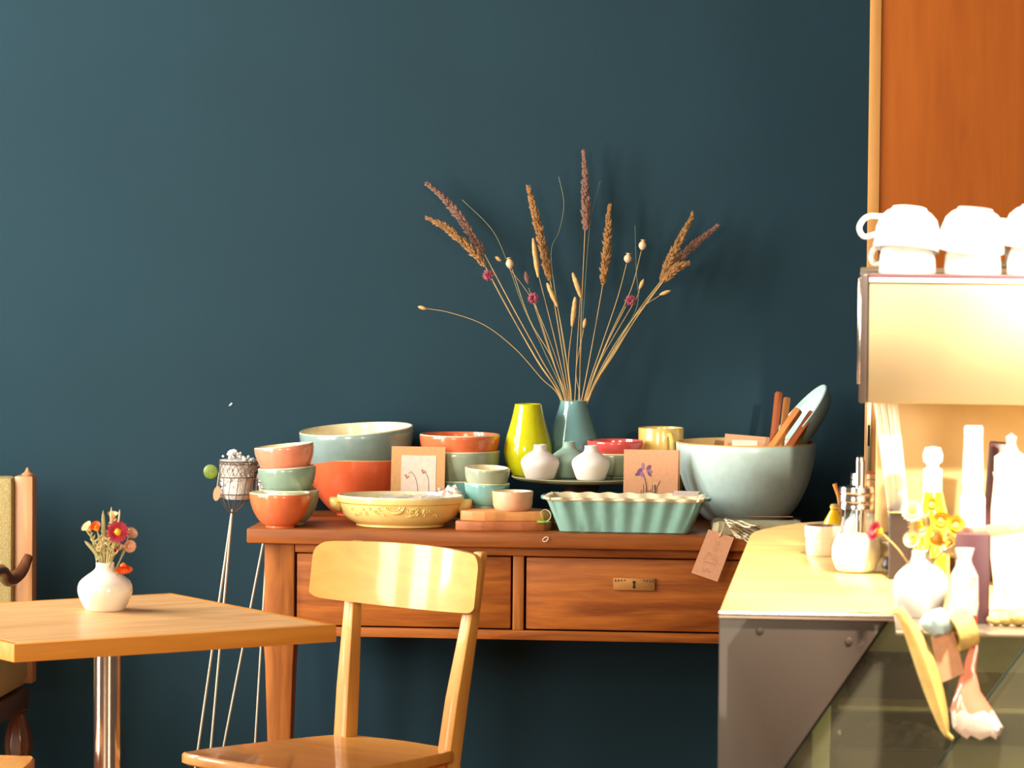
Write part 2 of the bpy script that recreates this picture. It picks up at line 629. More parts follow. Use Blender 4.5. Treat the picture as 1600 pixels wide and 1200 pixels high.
for a, b in ((d1a, d1b), (d2a, d2b)):
    d = link('drawer_front', span_me(a + .003, b - .003, FY + .006, FY + .028, zd0 + .0015, zr1 - .003, .003), 'pine', dr)
    ctr = (a + b) / 2
    if a == d2a:
        ctr = lx(991)
    zc = zat(913, xm + ctr, DF + FY)
    ep = link('keyhole_plate', span_me(ctr - .0485, ctr + .0485, FY + .001, FY + .0058, zc - .0145, zc + .0145, .0012), 'brass', dr)
    bm = bmesh.new()
    kh = [(math.sin(t) * .0036, .0045 + math.cos(t) * .0036) for t in [R(150 - 300 * k / 10) for k in range(11)]]
    kh = [(-x_, z_) for x_, z_ in kh] + [(.0034, -.0095), (-.0034, -.0095)]
    me = prism_me([(ctr + x_, FY + .0002, zc + z_) for x_, z_ in kh], (0, .0006, 0))
    bm.free()
    link('keyhole', me, 'black', ep, False)
    bm = bmesh.new()
    for k in range(4):
        for sgn in (-1, 1):
            hh = (.0058, .005, .0046, .0032)[k]
            add_box(bm, (ctr + sgn * (.0435 - k * .007), FY + .0005, zc + .0108 - hh / 2), (.0028, .0006, hh))
    link('stamped_mark', bm_mesh(bm), 'dark', ep, False)['kind'] = 'stuff'

# ------------------------------------------------------------------ ceramics builders


def bowl_prof(Rr, Hh, rb, th=.006, p=1.05, n=10, foot=.004):
    pr = [(0, .001), (rb * .8, .001), (rb * .85, 0), (rb, 0), (rb, foot)]
    mi = [0, 0, 0, 0]
    for k in range(1, n + 1):
        t = k / n
        pr.append((rb + (Rr - rb) * math.sin(t * PI / 2) ** p, foot + (Hh - foot - th * .4) * (1 - math.cos(t * PI / 2)) ** .78))
        mi.append(0)
    pr.append((Rr - th * .3, Hh))
    mi.append(1)
    pr.append((Rr - th * .8, Hh))
    mi.append(1)
    for k in range(n, -1, -1):
        t = k / n
        r = rb * .85 + (Rr - th - rb * .85) * math.sin(t * PI / 2) ** p
        z = foot + th + (Hh - foot - th * 1.6) * (1 - math.cos(t * PI / 2)) ** .78
        pr.append((r, z))
        mi.append(2)
    pr.append((0, foot + th))
    mi.append(2)
    return pr, mi


def bowl(label, px, Y, zb_, Rr, Hh, rb, out, rim='cream', inn='cream', group=None, tilt=(0, 0), name='bowl', p=1.05, zc=None):
    pr, mi = bowl_prof(Rr, Hh, rb, p=p)
    o = link(name, lathe_me(pr, 64, mi), [out, rim, inn])
    o.location = (xat(px, Y, (zc if zc else zb_ + Hh)), Y, zb_)
    o.rotation_euler = (R(tilt[1]), R(tilt[0]), 0)
    return tag(o, label, 'bowl', group)


def px_m(Y):
    return (Y * math.cos(YAW)) / F * 1.002


def zrow(py, px, Y):
    return onY(px, py, Y).z


def vase(name, label, px, Y, z0, prof_px, mat, inn=None, group=None, segs=48):
    """prof_px: (half width px, height px)"""
    s = px_m(Y)
    pts = smooth_path([(a * s, 0, b * s) for a, b in prof_px], 6)
    pr = [(0, .001)] + [(max(v.x, 1e-4), v.z) for v in pts]
    th = .003
    top = pr[-1]
    inner = [(top[0] - th * .4, top[1] + .0012), (top[0] - th, top[1] + .0004)]
    for v in reversed(pts[len(pts) // 3:]):
        inner.append((max(v.x - th, .001), v.z))
    inner.append((0, inner[-1][1]))
    mi = [0] * (len(pr) - 1 + 1) + [1] * (len(inner) - 1)
    o = link(name, lathe_me(pr + inner, segs, mi), [mat, inn or mat])
    o.location = (xat(px, Y, z0), Y, z0)
    return tag(o, label, 'vase', group)


# ---- small bowls stacked at the left end of the dresser
Y1 = 9.0
s1 = px_m(Y1)
zq = [zrow(y, 450, Y1) for y in (764, 729, 695)]
Rb = 47.5 * s1
g = 'small bowls stacked at the left end of the dresser'
bowl('pale grey-green bowl at the bottom of the small stack, behind the front coral bowl', 452, Y1, TZ, Rb, zq[0] - TZ, .036, 'sage_light', group=g)
bowl('sage green bowl in the middle of the small stack at the left end', 452, Y1, zq[1] - .082, Rb * .975, .082, .034, 'sage', group=g, tilt=(-4, 0), zc=zq[1])
bowl('coral pink bowl on top of the small stack at the left end', 449, Y1, zq[2] - .08, Rb, .08, .034, 'pink', group=g, tilt=(-6, 0), zc=zq[2])
Y1b = 8.905
bowl('bright orange coral bowl standing alone at the left front corner of the dresser', 438, Y1b, TZ, 49 * px_m(Y1b), zrow(769, 438, Y1b) - TZ, .034, 'coral', group=g)

# ---- two big bowls
Y2 = 9.3
zq = [zrow(y, 562, Y2) for y in (714, 669)]
bowl('large red coral mixing bowl under the grey-blue bowl, behind the yellow dish', 566, Y2, TZ, 88 * px_m(Y2), zq[0] - TZ, .062, 'coral_deep', 'rim_tan', group='pair of large nested bowls')
bowl('large tilted grey-blue bowl with cream inside, resting in the red bowl', 562, Y2, zq[1] - .125, 90.5 * px_m(Y2), .125, .06, 'greyblue', 'cream', group='pair of large nested bowls', tilt=(-3.5, 3), zc=zq[1], p=.6)

# ---- three medium bowls behind the first card
Y3 = 9.25
zq = [zrow(y, 718, Y3) for y in (748, 703, 678)]
g = 'stack of three medium bowls behind the first card'
r3 = 63.5 * px_m(Y3)
bowl('turquoise bowl at the bottom of the medium stack behind the snowdrop card', 719, Y3, TZ, r3, zq[0] - TZ, .045, 'teal', group=g)
bowl('pale sage bowl in the middle of the medium stack behind the snowdrop card', 719, Y3, zq[1] - .095, r3 * .995, .095, .05, 'sage_light', group=g, p=.5, zc=zq[1])
bowl('orange coral bowl on top of the medium stack beside the lime vase', 718.5, Y3, zq[2] - .07, r3, .07, .05, 'coral', 'cream', 'coral', group=g, p=.45, zc=zq[2])

# ---- two chopping boards


def board(label, y0, zb_, th, L, W, mat, x0, wob):
    ctl = [(0, -W * .36), (.03 * L, -W * .46), (.3 * L, -W * (.5 + .02 * wob)), (.55 * L, -W * .47), (.72 * L, -W * .40), (.82 * L, -W * .22), (.92 * L, -.024), (L, -.022), (L + .016, -.012)]
    half = [(v.x, v.y) for v in smooth_path([(x_, y_, 0) for x_, y_ in ctl], 2)]
    # the front edge runs straight on to the handle, as on a board with an offset grip
    front = [(x_, y_) for x_, y_ in half if x_ < .62 * L] + [(.75 * L, -W * .44), (.9 * L, -W * .40), (L, -W * .36), (L + .012, -W * .26), (L + .016, -W * .12)]
    back = [(x_, -y_) for x_, y_ in reversed(half)]
    poly = [(x_, y_, 0) for x_, y_ in front + back]
    o = link('chopping_board', prism_me(poly, (0, 0, th), .0025), mat)
    o.location = (x0, y0, zb_)
    return tag(o, label, 'chopping board', 'stacked chopping boards')


YB = 8.985
xb0 = xat(724, YB, .8)
Lb = xat(853, YB, .8) - xb0
b1 = board('dark reddish chopping board lying flat at the bottom of the pair', YB - .01, TZ, .022, Lb + .012, .18, 'board_dark', xb0 - .01, .5)
b2 = board('lighter brown chopping board lying on the darker one, under the peach pot', YB, TZ + .0222, .023, Lb, .172, 'board_light', xb0, 1.2)
BZ = TZ + .0455
# string and green ring tag of the boards
tgx = xat(850, 8.92, .815)
rg = thing('ring_tag', 'small green disc tag on string at the handles of the chopping boards', 'tag', (tgx, 8.913, TZ + .0208))
link('disc', lathe_me([(0, 0), (.016, 0), (.0165, .0015), (.0145, .003), (0, .003)], 20), 'green_tag', rg)
link('string', tube_me(smooth_path([(.0, .006, .003), (-.003, -.008, .012), (-.006, -.012, .024), (.004, -.004, .03), (.016, -.008, .022), (.016, -.012, .010), (.008, -.008, .003)], 5), .0009, 5), 'string', rg)
kn = link('string_loop', tube_me(smooth_path([onY(848, 843, 8.856), onY(853, 839, 8.856), onY(857, 841, 8.856), onY(853, 846, 8.856), onY(849, 846, 8.856), onY(848, 843, 8.856)], 4), .0011, 5), 'string')
tag(kn, 'tiny loop of pale string hanging at the dresser front edge', 'string')

# ---- two little bowls and the peach pot on the boards
Y4 = 9.02
g = 'two little bowls on the boards'
zq = [zrow(y, 761, Y4) for y in (754, 730)]
bowl('little turquoise bowl on the chopping boards, lower of the two', 761, Y4, BZ, 36 * px_m(Y4), zq[0] - BZ, .03, 'teal', group=g)
bowl('little pale sage bowl sitting in the little turquoise bowl', 760.5, Y4, zq[1] - .05, 35.5 * px_m(Y4), .05, .032, 'sage_light', group=g, tilt=(2, 3), p=.5, zc=zq[1])
Y4b = 8.945
s = px_m(Y4b)
hh = zrow(767, 801, Y4b) - BZ
o = link('ramekin', lathe_me([(0, .001), (26 * s, 0), (28.5 * s, .003), (31 * s, .012), (32.5 * s, hh - .002), (32 * s, hh), (29.5 * s, hh), (29 * s, hh - .004), (27 * s, .01), (0, .008)], 56, [0, 0, 0, 0, 0, 1, 1, 1, 1]), ['peach', 'cream'])
o.location = (xat(801, Y4b, .83), Y4b, BZ)
tag(o, 'peach coloured straight-sided ramekin on the upper chopping board', 'ramekin')

# ---- yellow oval dish with lugs
Y5 = 8.985
s = px_m(Y5)
hh = zrow(773, 627, Y5) - TZ
dish = thing('oval_dish', 'straw yellow oval baking dish with shell lug handles and embossed fan at the front', 'baking dish', (xat(626, Y5, .86), Y5, TZ))
a_ = 101 * s
DSY = .76
prof = [(0, .002), (.62 * a_, .002), (.66 * a_, 0), (.70 * a_, .002), (.70 * a_, .007), (.80 * a_, .014), (.9 * a_, .028), (.945 * a_, .048), (.955 * a_, hh - .019), (.985 * a_, hh - .016), (1.0 * a_, hh - .004), (.99 * a_, hh), (.965 * a_, hh), (.95 * a_, hh - .006), (.91 * a_, .045), (.8 * a_, .018), (0, .014)]
link('body', lathe_me(prof, 72, [0] * 10 + [1] * 6, 1, DSY), ['yellow', 'cream'], dish)
for sgn in (-1, 1):
    me = blob_me((0, 0, 0), (sgn * .55, 0, .8), .046, .0165, .03, 20, 10, .5)
    for v in me.vertices:
        v.co.y *= 1.7
        v.co.x *= .95
        if v.co.z > .013:
            v.co.z = .013 + (v.co.z - .013) * .25
    o = link('lug_handle', me, 'yellow', dish)
    o.location = (sgn * (a_ * .975 + .006), 0, hh - .022)
# embossed fan on the front wall
bm = bmesh.new()
yf = -.955 * a_ * .88


def fan_pt(x_, z_):
    return Vector((x_, -math.sqrt(max(0, 1 - (x_ / (.953 * a_)) ** 2)) * .953 * a_ * DSY - .0004, z_))


for rr in (.012, .018, .022):
    add_tube(bm, [fan_pt(rr * math.cos(R(180 + 180 * k / 12)), hh - .021 + rr * .72 * math.sin(R(180 + 180 * k / 12))) for k in range(13)], .0017, 5)
for k in range(5):
    aa = R(205 + 130 * k / 4)
    add_tube(bm, [fan_pt(.004 * math.cos(aa), hh - .021 + .003 * math.sin(aa)), fan_pt(.017 * math.cos(aa), hh - .021 + .012 * math.sin(aa))], .0008, 5)
for k in range(46):
    x_ = random.uniform(-.105, .105)
    if abs(x_) < .026:
        continue
    z_ = random.uniform(.032, hh - .026)
    add_tube(bm, [fan_pt(x_ + .004 * math.cos(q), z_ + .003 * math.sin(q)) for q in [R(200 * j / 5 + k * 40) for j in range(6)]], .0011, 4)
link('embossed_fan', bm_mesh(bm), 'yellow', dish)


def crumple(name, label, px, py, Y, w_, d_, mat, lift=.012, n=9, seed=1, cat='paper'):
    rnd = random.Random(seed)
    bm = bmesh.new()
    c = onY(px, py, Y)
    vs_ = [[bm.verts.new((-w_ / 2 + w_ * i / n, -d_ / 2 + d_ * j / n, rnd.uniform(-.5, .5) * lift)) for i in range(n + 1)] for j in range(n + 1)]
    for j in range(n):
        for i in range(n):
            bm.faces.new((vs_[j][i], vs_[j][i + 1], vs_[j + 1][i + 1], vs_[j + 1][i]))
    me = bm_mesh(bm)
    o = link(name, me, mat, None, False)
    md = o.modifiers.new('thick', 'SOLIDIFY')
    md.thickness = .0008
    o.location = c
    return tag(o, label, cat)


crumple('tissue_sheet', 'crumpled translucent grey wrapping tissue lying in the yellow dish', 645, 777, 8.985, .15, .10, 'tissue', .010, 9, 3, 'tissue')
crumple('printed_leaflet', 'small pinkish crumpled leaflet sticking up at the right of the yellow dish', 703, 769, 8.975, .045, .05, 'paper', .014, 5, 5, 'leaflet').rotation_euler = (R(20), R(-15), R(20))

# ---- cards


def card(name, label, px0, px1, ytop, Yb, hgt, lean, mat, extra=None, fold=False, tw=0):
    zt = TZ + hgt * math.cos(R(lean))
    Yt = Yb + hgt * math.sin(R(lean))
    x0, x1 = xat(px0, Yt, zt), xat(px1, Yt, zt)
    wd = x1 - x0
    root = thing(name, label, 'card', ((x0 + x1) / 2, Yb, TZ))
    root.rotation_euler = (R(-lean), 0, R(tw))
    link('front_sheet', span_me(-wd / 2, wd / 2, 0, .0012, 0, hgt), mat, root, False)
    if fold:
        o = link('back_sheet', span_me(-wd / 2 + .003, wd / 2 + .004, 0, .0012, -hgt, 0), mat, root, False)
        o.location = (0, .002, hgt)
        o.rotation_euler = (R(-6), 0, 0)
        o.rotation_euler = (R(2.5), 0, 0)
    return root, wd


Yc = 9.118
hc = zrow(698, 653, Yc + .02) - TZ
hc /= math.cos(R(8))
c1, wd = card('greeting_card', 'kraft greeting card with a pale panel drawing of two snowdrops', 612, 696, 698, Yc, hc, 8, 'kraft')
sc = wd / 85.0
link('paper_panel', span_me(-wd / 2 + 16 * sc, wd / 2 - 14 * sc, -.0008, 0, .012, hc - 14 * sc), 'paper', c1, False)
bm = bmesh.new()


def cp(cx, cy, base=(612, 698)):      # pixel on card -> local
    return Vector((-wd / 2 + (cx - base[0]) * sc, -.0012, hc - (cy - base[1]) * sc))


for pth in ([(655, 775), (654, 760), (651, 748), (647, 741), (643, 738), (640, 741)], [(672, 775), (672, 758), (671, 748), (669, 743), (665, 737)]):
    add_tube(bm, smooth_path([cp(*q) for q in pth], 4), .0006, 4)
link('drawn_stem', bm_mesh(bm), 'ink', c1)
bm = bmesh.new()
for cx, cy in ((637, 744), (663, 736)):
    for dx, dz, an in ((-2, 1, 60), (0, 3, 95), (2.5, 2, 120), (-1, -1, 20)):
        mt = Matrix.Rotation(R(an), 3, 'Y')
        add_box(bm, cp(cx + dx, cy + dz), (.006, .0005, .0022), mt)
link('drawn_blossom', bm_mesh(bm), 'faint_ink', c1, False)

Yc2 = 9.052
hc2 = (zrow(703, 1017, Yc2 + .015) - TZ) / math.cos(R(6))
c2, wd2 = card('greeting_card', 'plain kraft greeting card printed with a single violet flower', 975, 1060, 703, Yc2, hc2, 6, 'kraft_pink', fold=True)
sc = wd2 / 85.0
wd = wd2
hc = hc2


def cp2(cx, cy):
    return Vector((-wd2 / 2 + (cx - 975) * sc, -.0006, hc2 - (cy - 703) * sc))


petals = [((1000, 737), 12, 7, 60), ((1005, 729), 12, 5, 95), ((998, 741), 11, 6, 20), ((1004, 742), 10, 6, -60), ((1014, 731), 10, 6, 60), ((1015, 737), 9, 6, 0), ((1015, 741), 8, 4, -60)]
for i, ((cx, cy), L, W, an) in enumerate(petals):
    c = cp2(cx, cy)
    poly = []
    for k in range(10):
        a = 2 * PI * k / 10
        u, v = L / 2 * sc * math.cos(a), W / 2 * sc * math.sin(a)
        poly.append((c.x + u * math.cos(R(an)) - v * math.sin(R(an)), -.0002 - i * .0001, c.z + u * math.sin(R(an)) + v * math.cos(R(an))))
    link('printed_petal', prism_me(poly, (0, -.0003, 0)), 'violet' if i % 2 else 'violet_dark', c2, False)
bm = bmesh.new()
add_tube(bm, smooth_path([cp2(1007, 746), cp2(1009, 752), cp2(1011, 762), cp2(1012, 775)], 3), .001, 4)
for k in range(16):
    x0_ = 998 + random.uniform(0, 32)
    add_tube(bm, [cp2(x0_, 775), cp2(x0_ + random.uniform(-2, 4), 770 - random.uniform(0, 14))], .0005, 4)
add_tube(bm, smooth_path([cp2(1020, 775), cp2(1027, 762), cp2(1032, 751)], 3), .0006, 4)
link('printed_stem', bm_mesh(bm), 'ink', c2)

# ---- cake stand with vases
YP = 9.225
sP = px_m(YP)
PZ = zrow(746, 905, YP)
rp = 110 * sP
cs_x = xat(908, YP, PZ)
cs = thing('cake_stand', 'olive green pottery cake stand carrying the little vases', 'cake stand', (cs_x, YP, TZ))
pzh = PZ - TZ
link('plate', lathe_me([(0, pzh - .012), (rp * .55, pzh - .012), (rp * .8, pzh - .009), (rp * .97, pzh - .003), (rp, pzh + .002), (rp * .99, pzh + .004), (rp * .95, pzh), (0, pzh)], 72), 'plate', cs)
link('pedestal', lathe_me([(0, 0), (.075, 0), (.076, .006), (.06, .014), (.04, .035), (.036, pzh * .6), (.045, pzh - .02), (.05, pzh - .0122), (0, pzh - .0122)], 48), 'dark', cs)  # dark material puts the shade under the plate into the pedestal colour
small = [(17, 0), (22, 1.5), (27, 14), (30.2, 26), (28, 34), (20, 41), (12.5, 46), (10.4, 50), (10, 54), (10.3, 56)]
PT = PZ + .0004


def on_plate(dx_px, dy):
    return 908 + dx_px, YP + dy


g = 'little squat bottle vases on the cake stand'
vase('squat_vase', 'matt white squat vase on the cake stand, in front of the lime vase', 843.5, YP - .078, PT, [(a, b * .96) for a, b in small], 'white_matt', group=g)
vase('squat_vase', 'matt sage green squat vase between and behind the two white ones', 888.5, YP - .012, PT, [(a * .97, b * 1.0) for a, b in small], 'sage_matt', group=g)
vase('squat_vase', 'matt white squat vase on the cake stand, nearest the violet flower card', 923, YP - .085, PT, [(a, b * .96) for a, b in small], 'white_matt', group=g)
vase('pear_vase', 'glossy lime green pear-shaped vase, empty, on the left of the cake stand', 824.5, YP + .04, PT, [(21, 0), (24, 1), (31.5, 12), (36.5, 26), (38.2, 40), (35.5, 56), (30.5, 74), (25.5, 92), (22.5, 106), (21.3, 112)], 'lime')
VY = YP + .112
VX = 895
bv = vase('pear_vase', 'glossy grey-blue pear-shaped vase holding the tall dried grasses', VX, VY, PT, [(24, 0), (27, 1), (36, 12), (41, 24), (42, 36), (39, 52), (33, 72), (26.5, 93), (22, 108), (20.8, 115)], 'bluevase')
g = 'rose bowl stacked on sage bowl'
yb_ = YP + .015
zq = [zrow(y, 962, yb_) for y in (707, 688)]
bowl('pale sage bowl on the cake stand under the rose red bowl', 962, yb_, PT, 43 * px_m(yb_), zq[0] - PT, .036, 'sage_light', group=g, p=.6)
bowl('rose red bowl with glossy red inside, on the right of the cake stand', 962.5, yb_, zq[1] - .042, 45.5 * px_m(yb_), .042, .036, 'rose', 'rose', 'rose', group=g, p=.5, zc=zq[1])

# ---- mugs


def mug(label, px, Y, z0, Rm, Hm, rz):
    root = thing('mug', label, 'mug', (xat(px, Y, z0 + Hm), Y, z0), rz, 'stacked mustard mugs')
    link('body', lathe_me([(0, .002), (Rm * .8, 0), (Rm * .9, .004), (Rm * .98, .02), (Rm, Hm - .002), (Rm * .985, Hm), (Rm * .95, Hm), (Rm * .93, Hm - .004), (Rm * .9, .015), (0, .01)], 48), 'mug', root)
    link('handle', tube_me(smooth_path([(Rm * .96, 0, Hm * .85), (Rm + .018, 0, Hm * .86), (Rm + .028, 0, Hm * .6), (Rm + .02, 0, Hm * .3), (Rm * .96, 0, Hm * .2)], 6), .0065, 8), 'mug', root)
    return root


YM = 9.33
mh = (zrow(668, 1033, YM) - TZ) / 2
mug('mustard yellow mug underneath another mug, behind the violet flower card', 1033, YM, TZ, 35 * px_m(YM), mh, R(60))
mug('glossy mustard yellow mug with its handle to the front, beside the big bowl', 1033, YM, TZ + mh, 36 * px_m(YM), mh, R(-68))

# ---- fluted loaf dish
YL0 = 8.875
sL = px_m(8.88)
lw_t, lw_b = 122 * sL, 103.5 * sL
lh = zrow(778, 979, YL0) - TZ
ld = thing('loaf_dish', 'celadon green fluted rectangular baking dish with cream wavy rim at the dresser front', 'baking dish', (xat(979, YL0 + .09, .82), YL0 + .072, TZ), R(-.6))
nu = 120
bm = bmesh.new()


def loaf_ring(hx, hy, z, amp, r=.016, lip=0):
    pts = []
    path = rect_path(hx, hy, r, 5)
    dense = []
    for i in range(len(path)):
        a, b = Vector(path[i]), Vector(path[(i + 1) % len(path)])
        L = (b - a).length
        n = max(1, int(round(L / .0045)))
        for k in range(n):
            dense.append(a.lerp(b, k / n))
    return dense


base_path = loaf_ring(1, 1, 0, 0)
# sample by parameter so all rings share the count
def ring_pts(hx, hy, z, amp, zamp=0):
    path = rect_path(hx, hy, .02, 6)
    cum = [0]
    for i in range(len(path)):
        cum.append(cum[-1] + (Vector(path[(i + 1) % len(path)]) - Vector(path[i])).length)
    out = []
    N = 200
    for k in range(N):
        t = cum[-1] * k / N
        i = max(j for j in range(len(path)) if cum[j] <= t)
        a, b = Vector(path[i]), Vector(path[(i + 1) % len(path)])
        q = a.lerp(b, (t - cum[i]) / max(1e-9, cum[i + 1] - cum[i]))
        ph = 1.0
        if abs(q.y) > hy * .9 and abs(q.x) < hx * .93:
            wv = math.cos(q.x / (hx * .93) * 7 * PI)
            q.y += amp * wv * (1 if q.y > 0 else -1)
            zz = z + zamp * wv
        elif abs(q.x) > hx * .9 and abs(q.y) < hy * .9:
            wv = math.cos(q.y / (hy * .9) * 4 * PI)
            q.x += amp * wv * (1 if q.x > 0 else -1)
            zz = z + zamp * wv
        else:
            zz = z
        out.append(bm.verts.new((q.x, q.y, zz)))
    return out


dh_t, dh_b = .082, .066
levels = [(lw_b - .004, dh_b - .004, 0, 0, 0, 0), (lw_b, dh_b, .003, .0005, 0, 0), (lw_b + (lw_t - lw_b) * .5, (dh_b + dh_t) / 2, lh * .5, .0022, 0, 0), (lw_t - .002, dh_t - .003, lh - .010, .004, 0, 0), (lw_t + .003, dh_t + .003, lh - .006, .0045, .001, 1), (lw_t + .004, dh_t + .004, lh - .001, .0045, .0012, 1), (lw_t, dh_t, lh, .0045, .0012, 1), (lw_t - .004, dh_t - .005, lh - .003, .004, .001, 1), (lw_t - .01, dh_t - .012, lh - .02, .0035, 0, 1), (lw_b - .006, dh_b - .006, .010, .001, 0, 1)]
prev = None
for hx, hy, z, amp, za, mi in levels:
    rg_ = ring_pts(hx, hy, z, amp, za)
    if prev:
        for k in range(200):
            f = bm.faces.new((prev[k], prev[(k + 1) % 200], rg_[(k + 1) % 200], rg_[k]))
            f.material_index = mi
    else:
        bm.faces.new(rg_[::-1])
    prev = rg_
f = bm.faces.new(prev)
f.material_index = 1
link('body', bm_mesh(bm), ['celadon', 'cream'], ld)
for sgn in (-1, 1):
    poly = [(sgn * (lw_t - .001), -.05, lh - .009), (sgn * (lw_t + .012), -.042, lh - .009), (sgn * (lw_t + .019), -.02, lh - .009), (sgn * (lw_t + .019), .02, lh - .009), (sgn * (lw_t + .012), .042, lh - .009), (sgn * (lw_t - .001), .05, lh - .009)]
    link('lug_handle', prism_me(poly, (0, 0, .008), .002), 'celadon', ld)
# cards lying in the loaf dish
o = link('printed_leaflet', span_me(-.03, .03, -.0006, .0006, -.02, .02), 'paper')
o.location = (xat(1072, 8.97, .87), 8.955, TZ + lh + .006)
o.rotation_euler = (R(-78), 0, R(-8))
tag(o, 'small pale printed leaflet at the right end inside the celadon dish', 'leaflet')

# ---- the big bowl with servers and a leaning dish
YG = 9.2
sG = px_m(YG)
zg = zrow(690, 1165, YG)
bigx = xat(1165.5, YG, zg)
RG = 109.5 * sG
pr, mi = bowl_prof(RG, zg - TZ, .0756, .008, .95, 14)
big = link('mixing_bowl', lathe_me(pr, 80, mi), ['bigbowl', 'rim_tan', 'rim_tan'])
big.location = (bigx, YG, TZ)
tag(big, 'very large pale grey-green mixing bowl at the right end of the dresser', 'bowl')
# leaning dish: a shallow pale blue bowl stood up inside the big bowl
pr, mi = bowl_prof(.118, .05, .05, .005, .7, 10)
o = link('serving_dish', lathe_me(pr, 64, [0 if m == 0 else 1 for m in mi]), ['greyblue', 'paleblue'])
c = onY(1246, 664, YG + .06)
axis = Vector((-.74, -.16, .62)).normalized()         # bowl opening direction
o.rotation_mode = 'QUATERNION'
o.rotation_quaternion = Vector((0, 0, 1)).rotation_difference(axis)
o.location = c - axis * .038
tag(o, 'pale blue shallow dish leaning upright in the big mixing bowl', 'dish')


def stick(label, top, bot, Yt, Yb_, w1, w2, th, mat, ang=0):
    a, b = onY(top[0], top[1], Yt), onY(bot[0], bot[1], Yb_)
    d = (a - b)
    L = d.length
    bm = bmesh.new()
    rings = []
    for t, s_ in ((-.5, 1.05), (0, 1.0), (.35, .93), (.8, .98), (.97, .98), (1.0, .8)):
        w_ = (w2 + (w1 - w2) * max(0, t)) * s_
        rings.append([bm.verts.new((sx_ * w_ / 2, sy_ * th / 2, t * L)) for sx_, sy_ in ((-1, -1), (1, -1), (1, 1), (-1, 1))])
    for i in range(len(rings) - 1):
        for k in range(4):
            bm.faces.new((rings[i][k], rings[i][(k + 1) % 4], rings[i + 1][(k + 1) % 4], rings[i + 1][k]))
    bm.faces.new(rings[0])
    bm.faces.new(rings[-1])
    bmesh.ops.recalc_face_normals(bm, faces=bm.faces)
    bmesh.ops.bevel(bm, geom=list(bm.edges), offset=.0012, segments=2, affect='EDGES', profile=.5)
    o = link('salad_server', bm_mesh(bm), mat)
    o.rotation_mode = 'QUATERNION'
    o.rotation_quaternion = d.normalized().to_track_quat('Z', 'Y') @ Matrix.Rotation(R(ang), 3, 'Z').to_quaternion()
    o.location = b
    return tag(o, label, 'salad server', 'wooden servers in the big bowl')


stick('tall dark red-brown server handle standing nearly upright, leftmost in the big bowl', (1217, 613), (1208, 690), YG - .0, YG - .04, .018, .017, .013, 'server', 30)
stick('amber and red server handle just right of the upright one', (1230, 621), (1221, 690), YG + .04, YG + .02, .016, .015, .013, 'server_light', 40)
stick('thick amber server handle slanting right across the leaning dish', (1248, 640), (1213, 690), YG - .04, YG - .075, .020, .018, .014, 'server_light', 20)
stick('dark red-brown server handle slanting right, rightmost in the big bowl', (1271, 645), (1240, 690), YG - .03, YG - .07, .020, .018, .014, 'server', 25)
o = link('kraft_booklet', span_me(-.06, .06, -.001, .001, -.09, 0, 0), 'kraft_pink')
o.location = onY(1172, 681, YG + .02)
o.rotation_euler = (R(-25), R(4), 0)
tag(o, 'kraft paper booklet standing inside the big mixing bowl', 'booklet')
o = link('white_slip', span_me(-.032, .028, -.0008, .0008, -.06, 0, 0), 'paper')
o.location = onY(1165, 688, YG - .04)
o.rotation_euler = (R(-30), R(1), 0)
tag(o, 'small white paper slip inside the big mixing bowl, before the booklet', 'paper')

# ---- folded linen with string and a swing tag
YN = 8.95
ln = thing('linen_bundle', 'folded sage linen bundle tied with pale string beside the big bowl', 'linen', (xat(1182, YN, .79), YN, TZ), R(4))
bm = bmesh.new()
pl = rect_path(.105, .052, .02, 5)
for (z, s_) in ((0, .97), (.005, 1.0), (.02, 1.0), (.028, .97), (.030, .9)):
    ring = [bm.verts.new((x_ * s_ + .002 * math.sin(i * 1.7 + z * 300), y_ * s_ + .0015 * math.sin(i * 2.3), z + .0018 * math.sin(i * .9) * (z > .01))) for i, (x_, y_) in enumerate(pl)]
    if z > 0:
        for k in range(len(ring)):
            bm.faces.new((prev[k], prev[(k + 1) % len(ring)], ring[(k + 1) % len(ring)], ring[k]))
    else:
        bm.faces.new(ring[::-1])
    prev = ring
bm.faces.new(prev)
link('cloth', bm_mesh(bm), 'linen', ln)
bm = bmesh.new()
lo = Vector(ln.location)
inv = Matrix.Rotation(-R(4), 3, 'Z')


def drape(px, py):
    return onZ(px, py, TZ + .0335) if py < 824 else onY(px, py, DF - .006 if py > 836 else DF + .03)


for k in range(8):
    y0_, y1_ = 811 + k * 4.0, 823 + k * 4.2
    mids = [drape(1136 + k * 2.4 + (52 - k * 3) * t, y0_ + (y1_ - y0_) * t + 1.6 * math.sin(t * 11 + k * 2)) for t in (0, .15, .3, .45, .6, .8, 1)]
    mids[0] += Vector((-.004, 0, .002))
    add_tube(bm, [inv @ (p - lo) for p in smooth_path(mids, 4)], .0023, 6)
    if k < 7:
        a_p, b_p = drape(1136 + k * 2.4, y0_), drape(1138 + k * 2.4, y0_ + 4)
        add_tube(bm, [inv @ (p - lo) for p in smooth_path([a_p, (a_p + b_p) / 2 + Vector((-.006, 0, .002)), b_p], 4)], .0023, 6)
link('string', bm_mesh(bm), 'string', ln)['kind'] = 'stuff'
o = link('kraft_label', span_me(-.055, .05, -.03, .03, 0, .0012), 'kraft_pink')
o.location = (xat(1205, YN + .03, .8), YN + .045, TZ + .034)
o.rotation_euler = (R(-6), R(-1), R(2))
tag(o, 'flat kraft label lying on the back of the linen bundle', 'label')
YT = DF - .008
P = [onY(*q, YT) for q in ((1107, 827), (1147, 840), (1121, 909), (1080, 895))]
ctr = sum(P, Vector()) / 4
